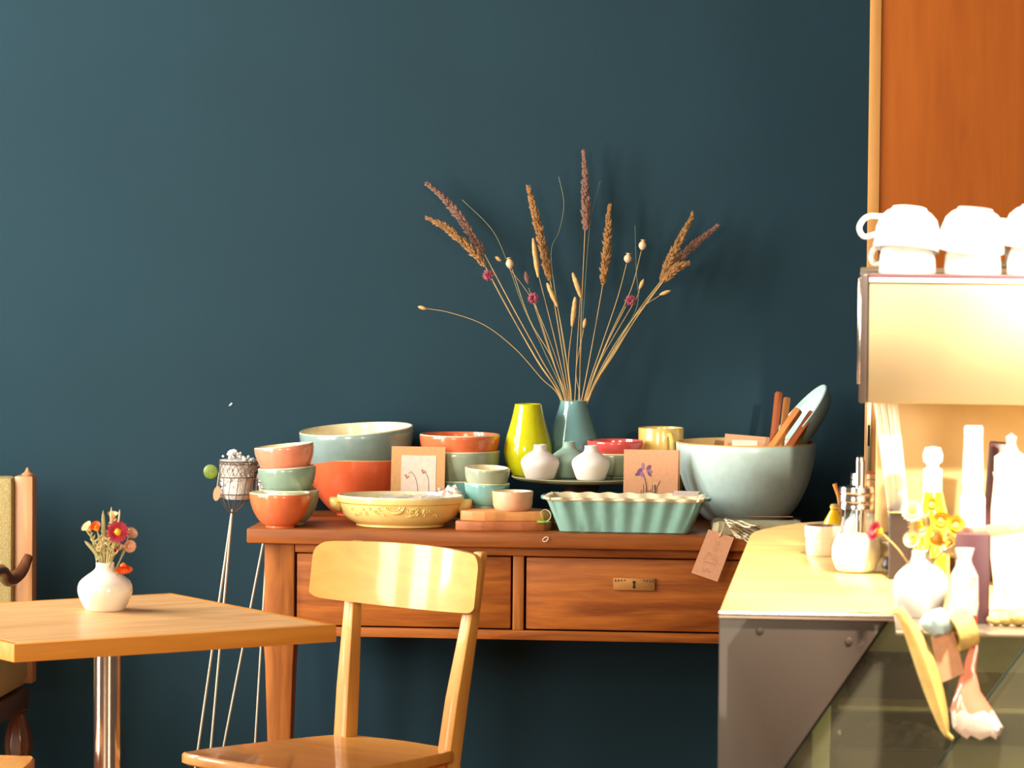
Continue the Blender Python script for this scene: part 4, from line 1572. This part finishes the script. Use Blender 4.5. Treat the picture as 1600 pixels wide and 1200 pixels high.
for x0 in (-pw, -AW):
    pst = link('back_post', aspan(x0, x0 + pw, 0, .05, .36, zt), 'post_wood', ac)
    link('finial', lathe_me([(0, 0), (.014, 0), (.015, .004), (.010, .007), (.006, .011), (.0035, .018), (0, .021)], 20), 'post_wood', pst).location = (x0 + pw * .62, .02, zt)
link('back_cushion', aspan(-AW + pw + .0005, -pw - .0005, -.02, .045, .47, zt - .002, bevel=.012), 'fabric', ac)
zs0, zs1 = zrow(1072, 45, YA), zrow(1000, 45, YA)
link('seat_cushion', aspan(-AW + .01, -.006, -.52, -.0005, zs0, zs1, bevel=.03), 'fabric', ac)
link('seat_rail', aspan(-AW + .01, -.006, -.52, -.0005, zs0 - .05, zs0 - .001), 'dark_wood', ac)
for x0 in (-pw / 2, -AW + pw / 2):
    arm = smooth_path([(x0 + .018, -.02, zrow(868, 51, YA)), (x0 + .005, -.05, zrow(893, 40, YA - .03)), (x0 - .014, -.1, zrow(905, 22, YA - .08)), (x0 - .012, -.2, zrow(890, 0, YA - .18)), (x0 - .01, -.42, zrow(893, 0, YA - .18)), (x0 - .01, -.5, zrow(900, 0, YA - .18))], 6)
    link('armrest', tube_me(arm, [.011 + .006 * math.sin(PI * min(1, i / len(arm) * 1.3)) for i in range(len(arm))], 10), 'dark_wood', ac)
    link('arm_support', tube_me([(x0 - .01, -.46, zs0), (x0 - .01, -.47, zrow(895, 0, YA - .18))], .016, 10), 'dark_wood', ac)
    for yy in (.02, -.49):
        bm = bmesh.new()
        link('turned_leg', lathe_me([(0, 0), (.018, 0), (.02, .02), (.014, .05), (.012, .10), (.022, .115), (.013, .13), (.02, .15), (.031, .18), (.034, .215), (.030, .25), (.02, .28), (.014, .29), (.024, .30), (.024, zs0 - .0505), (0, zs0 - .0505)], 32, None, 1, 1, lambda a, i: 1 + (.06 * math.cos(10 * a) if 8 <= i <= 10 else 0)), 'dark_wood', ac).location = (x0 - .004 if x0 > -.3 else x0, yy if yy < 0 else -.03, 0)
        bm.free()

# ------------------------------------------------------------------ bar counter
KZ = .955
ky = onZ(1125, 953, KZ).y


def kz(px, py):
    return onZ(px, py, KZ)


kt = [kz(1125, 953), kz(1172, 836), kz(1178, 831), kz(1190, 827), kz(1215, 822), kz(1250, 817), kz(1290, 814)]
yback = kt[-1].y
xr_ = 2.35
pol = [Vector((p.x, p.y, KZ - .011)) for p in kt] + [Vector((xr_, yback, KZ - .011)), Vector((xr_, ky, KZ - .011))]
org = Vector((kt[0].x, ky, 0))
cn = thing('bar_counter', 'bar counter with maple worktop and brown metal front at the right', 'counter', org)
link('worktop', prism_me([p - org for p in pol], (0, 0, .011), .0015), 'counter', cn)
link('edge_strip', span_me(-.002, xr_ - org.x, -.004, -.0005, KZ - .0115, KZ - .001, .001), 'chrome', cn)
q1, q2, q3 = onY(1391, 962, ky), onY(1224, 1202, ky), onY(1195, 1244, ky)
bl = onY(1123.5, 1100, ky)
poly = [Vector((-.001, 0, KZ - .0115)), q1 - org, q2 - org, q3 - org, Vector((q3.x - org.x, 0, 0)), Vector((.0, 0, 0))]
poly = [Vector((p.x, .004, p.z)) for p in poly]
link('front_panel', prism_me(poly, (0, .02, 0), .0015), 'brown_panel', cn)
link('side_panel', prism_me([Vector((.002, .0245, 0)), Vector((.002, .0245, KZ - .0115)), Vector((kt[1].x - org.x, kt[1].y - ky, KZ - .0115)), Vector((kt[1].x - org.x, kt[1].y - ky, 0))], (.02, 0, 0)), 'brown_panel', cn)
for sx_, sy_ in ((1187, 986), (1326, 1003)):
    o = link('rivet', lathe_me([(0, 0), (.006, 0), (.0045, .002), (0, .003)], 16), 'brown_panel', cn)
    o.location = onY(sx_, sy_, ky) - org + Vector((0, .004, 0))
    o.rotation_euler = (R(90), 0, 0)

# ---- glass vitrine to the right of the brown panel
vt = thing('glass_vitrine', 'cake vitrine with slanting glass panes under the bar at the lower right', 'display case', (1.6, ky, 0))
vo = Vector((1.6, ky, 0))
# the vitrine projects in front of the counter, its top level with the worktop
vy0 = onZ(1440, 985, KZ).y
xv0 = kz(1398, 959).x
link('top_slab', span_me(xv0 - vo.x, xr_ - vo.x, vy0 - ky, -.0045, KZ - .008, KZ, .002), 'steel', vt)
yp1 = ky + .028
g1, g2, g3 = onY(1393, 960, yp1), onY(1226, 1200, yp1), onY(1196, 1243, yp1)
poly = [g1 - vo, g2 - vo, g3 - vo, Vector((xr_ - vo.x, g3.y - ky, g3.z)), Vector((xr_ - vo.x, g1.y - ky, g1.z))]
link('glass_pane', prism_me(poly, (0, .006, 0)), 'pane', vt, False)
link('pane_edge', tube_me([g1 - vo, g2 - vo, g3 - vo], .0028, 6), 'pane_edge', vt)
yp2 = vy0 + .006
h1, h2, h3 = onY(1602, 1010, yp2), onY(1462, 1200, yp2), onY(1430, 1243, yp2)
poly = [h1 - vo, h2 - vo, h3 - vo, Vector((xr_ - vo.x, yp2 - ky, h3.z)), Vector((xr_ - vo.x, yp2 - ky, h1.z))]
link('glass_pane', prism_me(poly, (0, .006, 0)), 'pane', vt, False)
link('pane_edge', tube_me([h1 - vo, h2 - vo, h3 - vo], .0018, 6), 'pane_edge', vt)
link('back_panel', span_me(xat(1230, 6.6, .7) - vo.x, xr_ - vo.x, 6.6 - ky, 6.62 - ky, .35, KZ - .03), 'vit_back', vt, False)
shz = onY(1400, 1215, 5.85).z - .0
link('shelf', span_me(xat(1215, 5.8, shz) - vo.x, xr_ - vo.x, 5.66 - ky, 6.59 - ky, shz - .012, shz, .001), 'vit_back', vt, False)
link('plinth', span_me(xat(1215, 5.8, .2) - vo.x, xr_ - vo.x, 5.66 - ky, 6.59 - ky, 0, .34), 'dark', vt, False)
zl = onY(1440, 1080, 6.3).z
link('upper_shelf', span_me(xat(1310, 6.3, zl) - vo.x, xr_ - vo.x, 6.12 - ky, 6.59 - ky, zl - .01, zl - .002, .001), 'vit_back', vt, False)


area('added_vitrine_fill', (1.62, 5.85, KZ - .04), (1.62, 5.95, .5), .5, .05, 5, (1.0, .9, .68))  # unseen fill lamp, added to brighten the tins behind the glass


def cake_tin(label, px0, px1, Y, z0, hgt, dep, mound, seed):
    x0, x1 = xat(px0, Y, z0 + hgt), xat(px1, Y, z0 + hgt)
    root = thing('cake_tin', label, 'cake tin', ((x0 + x1) / 2, Y + dep / 2, z0), R(-3), 'cake tins in the vitrine')
    hx = (x1 - x0) / 2
    bm = bmesh.new()
    prev = None
    for (sx_, z) in ((.9, 0), (1.0, hgt), (1.03, hgt + .002), (1.03, hgt + .004), (.98, hgt + .003), (.88, .004)):
        ring = [bm.verts.new((x_, y_, z)) for x_, y_ in rect_path(hx * sx_, dep / 2 * sx_, .015, 4)]
        if prev:
            for k in range(len(ring)):
                bm.faces.new((prev[k], prev[(k + 1) % len(ring)], ring[(k + 1) % len(ring)], ring[k]))
        else:
            bm.faces.new(ring[::-1])
        prev = ring
    bm.faces.new(prev)
    link('tin', bm_mesh(bm), 'tin', root)
    rnd = random.Random(seed)
    bm = bmesh.new()
    n = 14
    gr = [[None] * (n + 1) for _ in range(n + 1)]
    for i in range(n + 1):
        for j in range(n + 1):
            a, b = -1 + 2 * i / n, -1 + 2 * j / n
            hz = hgt - .012 + mound * max(0, (1 - a ** 4) * (1 - b ** 4)) + rnd.uniform(0, .012)
            gr[i][j] = bm.verts.new((a * hx * .93, b * dep / 2 * .93, hz))
    for i in range(n):
        for j in range(n):
            bm.faces.new((gr[i][j], gr[i + 1][j], gr[i + 1][j + 1], gr[i][j + 1]))
    link('cake', bm_mesh(bm), 'cake', root, False)
    return root


cake_tin('dark square tin with crumbly chocolate cake on the lower vitrine shelf', 1298, 1490, 5.75, shz, .055, .2, .03, 2)
cake_tin('dark tin with flat chocolate cake on the upper vitrine shelf behind', 1320, 1490, 6.2, zl - .002, .05, .2, .008, 6)
for i, (px0, px1, yb2, dp) in enumerate(((1266, 1298, 1080, 5.72),)):
    x0, x1 = xat(1268, dp, .72), xat(1296, dp, .72)
    o = link('paper_liner', span_me(x0, x1, dp, dp + .2, shz + .0005, onY(1280, 1100, dp).z, .002), 'liner')
    tag(o, 'pale green wooden box standing left of the chocolate cake tins', 'box')

# ---- hanging things in front of the glass
YH = vy0 - .012
lf = smooth_path([onY(1399, 952, YH), onY(1420, 1010, YH), onY(1444, 1080, YH), onY(1470, 1140, YH), onY(1488, 1158, YH)], 6)
bm = bmesh.new()
prev = None
nL = len(lf)
for i, p in enumerate(lf):
    t = i / (nL - 1)
    wl = (.006 + .022 * math.sin(PI * min(1, t * 1.15 + .06)) ** 1.1) * (1 if t < .8 else (1 - t) / .2 * .7 + .3)
    a = bm.verts.new(p + Vector((0, .001, 0)))
    b = bm.verts.new(p + Vector((wl * .55, -.007 * math.sin(PI * t), .003)))
    c = bm.verts.new(p + Vector((wl, .001, .004)))
    if prev:
        bm.faces.new((prev[0], prev[1], b, a))
        bm.faces.new((prev[1], prev[2], c, b))
    prev = (a, b, c)
o = link('ribbon_leaf', bm_mesh(bm), 'straw_leaf')
o.modifiers.new('thick', 'SOLIDIFY').thickness = .0012
tag(o, 'long yellow dried leaf hanging down in front of the vitrine glass', 'dried leaf')
P = [onY(*q, YH + .004) for q in ((1452, 985), (1490, 985), (1507, 1052), (1468, 1068))]
o = link('price_card', prism_me(P, (0, .0015, 0)), 'kraft_pink', None, False)
tag(o, 'blank pinkish card hanging behind the yellow leaf on the vitrine', 'card')
# invented coral and white cone, stands in for a reflection in the glass
rt = onY(1522, 1010, YH + .01)
a0 = onY(1532, 1150, YH + .01)
d = a0 - rt
root = thing('reflection_cone', 'coral and white cone shape standing in for a reflection in the vitrine glass', 'reflection', rt)
bm = bmesh.new()
rings = []
for t, r in ((0, .003), (.25, .008), (.5, .016), (.72, .03), (.9, .036), (1.0, .026)):
    c = d * t + Vector((-.012 * math.sin(PI * t), 0, 0))
    rings.append([bm.verts.new(c + Vector((r * math.cos(2 * PI * k / 16) + .004 * math.sin(5 * k), r * .7 * math.sin(2 * PI * k / 16), .003 * math.sin(3 * k)))) for k in range(16)])
for i in range(5):
    for k in range(16):
        f = bm.faces.new((rings[i][k], rings[i][(k + 1) % 16], rings[i + 1][(k + 1) % 16], rings[i + 1][k]))
        f.material_index = 0 if i < 3 else 1
bm.faces.new(rings[-1]).material_index = 1
link('cone_shape', bm_mesh(bm), ['pink', 'paper'], root)
link('cone_tail', tube_me([(0, 0, 0), (-.006, 0, .035)], .001, 5), 'string', root)
# amber ring and pale blue lump, plain shapes at the vitrine top edge
rl = thing('amber_ring', 'amber ring shape at the vitrine edge beside the white vase', 'tape', onY(1503, 985, YH + .002))
o = link('roll', lathe_me([(.019, -.014), (.026, -.014), (.0265, 0), (.026, .014), (.019, .014), (.019, -.014)], 28), 'bread', rl)
o.rotation_euler = (0, R(72), R(20))
o = link('blue_lump', blob_me((0, 0, 0), (1, 0, .1), .05, .02, .18, 12, 8), 'pale_blue')
o.location = onY(1465, 972, YH + .004)
tag(o, 'pale blue lumpy shape below the white vase', 'paper')

# ---- white vase with dried bunch on the vitrine top
vv = onZ(1438, 968, KZ)
v2 = vase('bud_vase', 'overexposed white squat vase with dried yellow bunch on the vitrine edge', 1438, vv.y + .04, KZ + .0004, [(a, b * 1.36) for a, b in VV], 'cup')
v2.location.x = xat(1438, v2.location.y, KZ)
T2 = v2.location.copy()
ft2 = T2 + Vector((0, 0, .05))
gv2 = 'dried flowers in the vase on the vitrine'
rnd = random.Random(11)
spots = [(1425, 800, 'cream bloom at the upper left of the vitrine bunch', 'pet_cream'), (1455, 790, 'yellow bloom at the top of the vitrine bunch', 'pet_yellow'), (1440, 822, 'cream bloom at the left middle of the vitrine bunch', 'pet_cream'), (1470, 812, 'yellow bloom at the right of the top of the vitrine bunch', 'pet_yellow'), (1492, 822, 'yellow bloom at the far right of the vitrine bunch', 'pet_yellow'), (1460, 840, 'orange-yellow bloom in the heart of the vitrine bunch', 'pet_yellow'), (1428, 845, 'cream bloom low on the left of the vitrine bunch', 'pet_cream'), (1485, 850, 'pale bloom low on the right of the vitrine bunch', 'pet_cream'), (1510, 838, 'pale bloom sticking out right of the vitrine bunch', 'pet_pink')]
for px, py, lb, pm in spots:
    strawflower(lb, onY(px, py, T2.y + rnd.uniform(-.03, .03)), (rnd.uniform(-.4, .4), -1, rnd.uniform(-.1, .5)), rnd.uniform(.016, .021), pm, 'pet_yellow' if pm != 'pet_yellow' else 'bread', ft2 + Vector((rnd.uniform(-.005, .005), rnd.uniform(-.005, .005), 0)), gv2, closed=rnd.uniform(.1, .6))
o = strawflower('red and yellow strawflower sticking out left in front of the sugar jar', onY(1374, 832, T2.y - .02), (-.8, -.5, .3), .019, 'pet_red', 'pet_yellow', ft2, gv2, 'stem', .45)

# ---- sugar jar, second shaker, pot, oil bottle on the counter


def jar(label, px, py, sc_, with_sugar=True, tube_=True, name='sugar_shaker'):
    p = onZ(px, py, KZ)
    s = px_m(p.y) * sc_
    root = thing(name, label, 'sugar shaker', (p.x, p.y + 30 * s, KZ + .0004), 0, 'glass shakers on the counter')
    pr = [(0, 0), (28 * s, 0), (33 * s, 4 * s), (39 * s, 22 * s), (39.5 * s, 38 * s), (35 * s, 56 * s), (28 * s, 74 * s), (25 * s, 86 * s), (24.5 * s, 100 * s)]
    pts = smooth_path([(a, 0, b) for a, b in pr], 4)
    link('glass_body', lathe_me([(max(0, v.x), v.z) for v in pts], 48), 'glass', root)
    if with_sugar:
        link('sugar', lathe_me([(0, 2 * s), (27 * s, 2 * s), (32 * s, 6 * s), (37.5 * s, 22 * s), (38 * s, 38 * s), (34 * s, 52 * s), (20 * s, 62 * s), (0, 66 * s)], 40), 'sugar', root)
    cap = link('screw_cap', lathe_me([(24 * s, 100 * s), (26.5 * s, 100 * s), (26.5 * s, 108 * s), (25 * s, 110 * s), (27 * s, 112 * s), (27 * s, 122 * s), (25.5 * s, 124 * s), (27 * s, 126 * s), (26 * s, 134 * s), (0, 138 * s)], 40), 'chrome', root)
    if tube_:
        link('pour_tube', tube_me([(6 * s, -4 * s, 60 * s), (6 * s, -4 * s, 174 * s), (5 * s, -6 * s, 182 * s)], [8 * s, 8 * s, 6 * s], 14), 'chrome', cap)
    return root


jar('round glass sugar shaker full of white sugar with metal pouring tube', 1337, 897, 1.0)
jar('second glass shaker with banded metal cap behind the full sugar shaker', 1352, 862, .9, True, False)

pp_ = onZ(1284, 870, KZ)
s = px_m(pp_.y)
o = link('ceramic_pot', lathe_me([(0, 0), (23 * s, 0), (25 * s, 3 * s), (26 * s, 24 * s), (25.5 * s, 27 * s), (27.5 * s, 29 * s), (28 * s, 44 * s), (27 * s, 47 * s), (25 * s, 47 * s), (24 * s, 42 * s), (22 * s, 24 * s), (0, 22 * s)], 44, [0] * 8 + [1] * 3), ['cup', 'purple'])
o.location = (pp_.x, pp_.y + 25 * s, KZ + .0004)
tag(o, 'small cream pot with a thick rim beside the sugar shaker', 'pot')
hp2 = onZ(1303, 836, KZ)
s = px_m(hp2.y)
hj = thing('honey_jar', 'little honey jar with knob lid and spoon behind the cream pot', 'jar', (hp2.x, hp2.y + .02, KZ + .0004))
link('glass_body', lathe_me([(0, 0), (19 * s, 0), (20 * s, 3 * s), (16 * s, 20 * s), (7 * s, 36 * s), (6 * s, 38 * s), (0, 39 * s)], 32), 'oil', hj)
link('knob', lathe_me([(0, 38 * s), (6 * s, 39 * s), (7.5 * s, 43 * s), (5 * s, 47 * s), (0, 48 * s)], 20), 'mug', hj)
link('spoon_handle', tube_me([onY(1314, 808, hp2.y + .03) - hj.location, onY(1310, 775, hp2.y + .03) - hj.location, onY(1304, 756, hp2.y + .03) - hj.location], [.0025, .003, .0042], 8), 'board_light', hj)

# dark stick holder with stirrers
hb = onZ(1410, 906, KZ)
s = px_m(hb.y)
hd = thing('stirrer_holder', 'dark brown box holding pale wooden stirrers on the counter', 'holder', (hb.x + .006, hb.y + .035, KZ + .0004))
hz_ = 106 * s
bm = bmesh.new()
prev = None
for sc_, z in ((1.0, 0), (1.0, hz_), (.9, hz_), (.9, .01)):
    ring = [bm.verts.new((x_ * sc_, y_ * sc_, z)) for x_, y_ in rect_path(28 * s, 32 * s, .003, 3)]
    if prev:
        for k in range(len(ring)):
            bm.faces.new((prev[k], prev[(k + 1) % len(ring)], ring[(k + 1) % len(ring)], ring[k]))
    else:
        bm.faces.new(ring[::-1])
    prev = ring
bm.faces.new(prev)
link('box', bm_mesh(bm), 'dark', hd, False)
link('rim', prism_me([(x_, y_, hz_) for x_, y_ in rect_path(29 * s, 33 * s, .003, 3)], (0, 0, .0)) if False else tube_me([(x_, y_, hz_) for x_, y_ in rect_path(28 * s, 32 * s, .003, 3) + [(28 * s, 30 * s)]], .0022, 6), 'chrome', hd)
for (tx, bx_, lb) in ((1369, 1396, 'leftmost pale wooden stirrer leaning left in the dark holder'), (1379, 1404, 'second pale stirrer leaning left in the dark holder'), (1390, 1412, 'third pale stirrer in the dark holder'), (1398, 1418, 'rightmost pale stirrer in the dark holder')):
    b_, t_ = onY(bx_ + 3, 850, hb.y + .05), onY(tx, 622, hb.y + .05)
    dd = t_ - b_
    o = link('stirrer', box_me((0, 0, dd.length / 2), (.0095, .0095, dd.length), .002), 'cup')
    o.rotation_mode = 'QUATERNION'
    o.rotation_quaternion = dd.to_track_quat('Z', 'Y')
    o.location = b_
    tag(o, lb, 'stirrer', 'stirrers in the dark holder')

# ---- coffee machine with cups
YX = 5.95
mz1, mz0 = zrow(434, 1360, YX), zrow(630, 1360, YX)
mx0 = xat(1344, YX, mz1)
cm = thing('coffee_machine', 'steel coffee machine with white cups on top at the right edge', 'coffee machine', (mx0, YX, KZ + .0004))
K = KZ + .0004
cpw = 14 * px_m(YX)
MW = .62
link('front_panel', span_me(cpw, MW, 0, .02, mz0 - K, mz1 - K - .007, .002), 'panel_steel', cm)
link('corner_post', span_me(0, cpw - .0005, -.002, .03, mz0 - K, mz1 - K + .006, .003), 'dark', cm)
link('corner_trim', span_me(-.003, .002, -.004, .01, mz0 - K + .03, mz1 - K, .001), 'chrome', cm)
link('trim_strip', span_me(cpw, MW, -.004, .02, mz1 - K - .0065, mz1 - K, .001), 'cup', cm)
link('dark_gap', span_me(cpw - .006, MW, .003, .02, mz1 - K + .0003, mz1 - K + .006, .0005), 'purple', cm)
link('cup_tray', span_me(0, MW, .0205, .62, mz1 - K - .02, mz1 - K + .006, .002), 'steel', cm)
link('upper_body', span_me(.012, MW, .031, .62, mz0 - K, mz1 - K - .021, .002), 'steel', cm)
link('lower_body', span_me(.03, MW, .42, .62, .05, mz0 - K - .0005, .004), 'pale_panel', cm)
link('drip_tray', span_me(.03, MW, .3, .62, .02, .0495, .004), 'steel', cm)
for xx in (.06, MW - .05):
    for yy in (.33, .58):
        link('foot', lathe_me([(0, 0), (.018, 0), (.02, .006), (.014, .02), (0, .02)], 16), 'dark', cm).location = (xx, yy, 0)
CT = mz1 + .006


def cup_proto():
    pr_o = [(0, .0), (.025, 0), (.026, .003), (.033, .007), (.0415, .016), (.0465, .032), (.0485, .060), (.0475, .062), (.0455, .062), (.0445, .058), (.042, .036), (.034, .018), (.02, .008), (0, .007)]
    return pr_o


def cup(label, px, Y, zbase, tilt, hrot, sc_=1.0):
    """an upside-down cup; zbase is where its rim rests"""
    root = thing('cup', label, 'cup', (xat(px, Y, zbase + .03), Y, zbase), 0, 'white cups stacked upside down on the coffee machine')
    pr_o = [(r * sc_, (.062 - z) * sc_) for r, z in cup_proto()]
    root.rotation_euler = (R(tilt[0]), R(tilt[1]), R(hrot))
    link('body', lathe_me(pr_o, 48), 'cup', root)
    link('handle', tube_me(smooth_path([(.043 * sc_, 0, .02 * sc_), (.062 * sc_, 0, .014 * sc_), (.07 * sc_, 0, .027 * sc_), (.06 * sc_, 0, .043 * sc_), (.036 * sc_, 0, .046 * sc_)], 6), .0042, 8), 'cup', root)
    return root


for i, (px, lo, up) in enumerate(((1416, 'lower white cup under the leftmost cup on the coffee machine', 'leftmost upper white cup with its handle to the left, on the coffee machine'), (1518, 'lower white cup under the middle cup on the coffee machine', 'middle upper white cup on the coffee machine'), (1616, 'lower white cup at the right image edge on the coffee machine', 'upper white cup at the right image edge on the coffee machine'))):
    yy = YX + .075
    cup(lo, px + 2, yy, CT + .0003, (0, 0), (150, 30, 20)[i], .93)
    cup(up, px, yy, CT + .036 + (.004 if i == 2 else 0), ((8, -5), (7, 2), (6, 3))[i], (184, 25, 60)[i], 1.08)

# ---- bottles and small goods between the machine and the bunch


def bottle(name, label, px, ybase, ytop, Y, prof, mats, cat='bottle'):
    """prof: (half width px, y fraction); list of (part name, prof, mat)"""
    s = px_m(Y)
    base = KZ + .0004
    root = thing(name, label, cat, (xat(px, Y, 1.05), Y, base))
    ht = zrow(ytop, px, Y) - base
    for pn, pf, mt in mats:
        link(pn, lathe_me([(a * s, b * ht) for a, b in pf], 32), mt, root)
    return root


bottle('oil_bottle', 'yellow oil bottle with white ribbed cap behind the dried bunch', 1456, 0, 697, 5.98, None, [('body', [(0, 0), (28, 0), (29, .03), (28, .45), (20, .6), (16, .68), (0, .68)], 'oil'), ('cap', [(0, .681), (15, .681), (15, .84), (10, .845), (9, .87), (15, .89), (16, .94), (12, .99), (0, 1.0)], 'cup')])
bottle('pepper_mill', 'white mill with clear band standing right of the oil bottle', 1519, 0, 664, 6.0, None, [('body', [(0, 0), (20, 0), (20, .55), (15, .6), (15, .62), (17, .64), (15.5, .84), (0, .84)], 'cup'), ('clear_band', [(15.2, .841), (15, .94), (0, .94)], 'wrap'), ('cap', [(0, .941), (15.5, .941), (15.5, .985), (13, 1.0), (0, 1.0)], 'cup')], 'mill')
bottle('cream_jug', 'white lidded jug at the right image edge below the coffee machine', 1578, 0, 675, 6.02, None, [('body', [(0, 0), (24, 0), (30, .2), (30, .5), (26, .7), (28, .74), (0, .74)], 'cup'), ('lid', [(0, .741), (26, .741), (26, .84), (12, .88), (7, .93), (9, .97), (0, 1.0)], 'cup')], 'jug')
o = link('plum_packet', span_me(-.014, .014, -.02, .02, 0, .22, .003), 'purple')
o.location = (xat(1544, 6.1, 1.05), 6.12, K)
o.rotation_euler = (0, R(4), 0)
tag(o, 'narrow plum coloured packet standing between the mill and the jug', 'packet')
# dark backing box, wrapped sweets, biscuits at the far right on the vitrine top
YV = vy0 + .1
o = link('plum_box', span_me(-.024, .024, 0, .06, 0, zrow(835, 1520, YV) - KZ, .003), 'purple')
o.location = (xat(1520, YV, 1.0), YV, KZ + .0004)
tag(o, 'dark plum box standing behind the cellophane bag on the vitrine', 'box')
bag = thing('sweets_bag', 'crinkled cellophane bag with a red bottom label on the vitrine', 'bag', (xat(1506, YV - .03, .97), YV - .03, KZ + .0004))
bm = bmesh.new()
prev = None
rnd = random.Random(21)
for z, s_ in ((0, .9), (.01, 1.0), (.03, 1.02), (.05, .95), (.07, .9), (.085, .6), (.095, .45), (.11, .7)):
    ring = [bm.verts.new((.021 * s_ * math.cos(2 * PI * k / 14) * rnd.uniform(.85, 1.1), .016 * s_ * math.sin(2 * PI * k / 14) * rnd.uniform(.85, 1.1), z)) for k in range(14)]
    if prev:
        for k in range(14):
            bm.faces.new((prev[k], prev[(k + 1) % 14], ring[(k + 1) % 14], ring[k]))
    else:
        bm.faces.new(ring[::-1])
    prev = ring
link('cellophane', bm_mesh(bm), 'wrap', bag, False)
link('red_label', span_me(-.018, .018, -.0185, -.0175, .002, .016), 'red_label', bag, False)
link('sweets', blob_me((0, 0, .03), (0, 0, 1), .052, .014, .12, 12, 8), 'paper', bag)
for k, (px, py, rr) in enumerate(((1556, 936, .013), (1572, 934, .016), (1592, 930, .02))):
    lbl = ('smallest round biscuit beside the plum box on the vitrine', 'middle round biscuit on the vitrine at the right edge', 'largest round biscuit on the vitrine at the image edge')[k]
    o = link('biscuit', blob_me((0, 0, 0), (0, 0, 1), rr * 1.3, rr, .07, 16, 8), 'bread')
    o.location = (xat(px, YV - .02, KZ + rr * .6), YV - .02, KZ + rr * .65)
    tag(o, lbl, 'biscuit', 'biscuits on the vitrine')
p = onY(1560, 828, YV + .12)
o = link('wooden_rail', box_me((0, 0, 0), (.17, .03, .016), .003), 'tan_wood')
o.location = p
o.rotation_euler = (0, R(-9), 0)
tag(o, 'tan wooden rail slanting up to the right above the biscuits', 'rail')
bottle('glass_bottle', 'clear glass bottle at the right image edge above the biscuits', 1590, 0, 800, YV + .06, None, [('glass_body', [(0, 0), (22, 0), (23, .05), (22, .6), (10, .8), (9, .98), (0, 1.0)], 'glass'), ('label_band', [(23.2, .2), (23.2, .5)], 'wrap')])
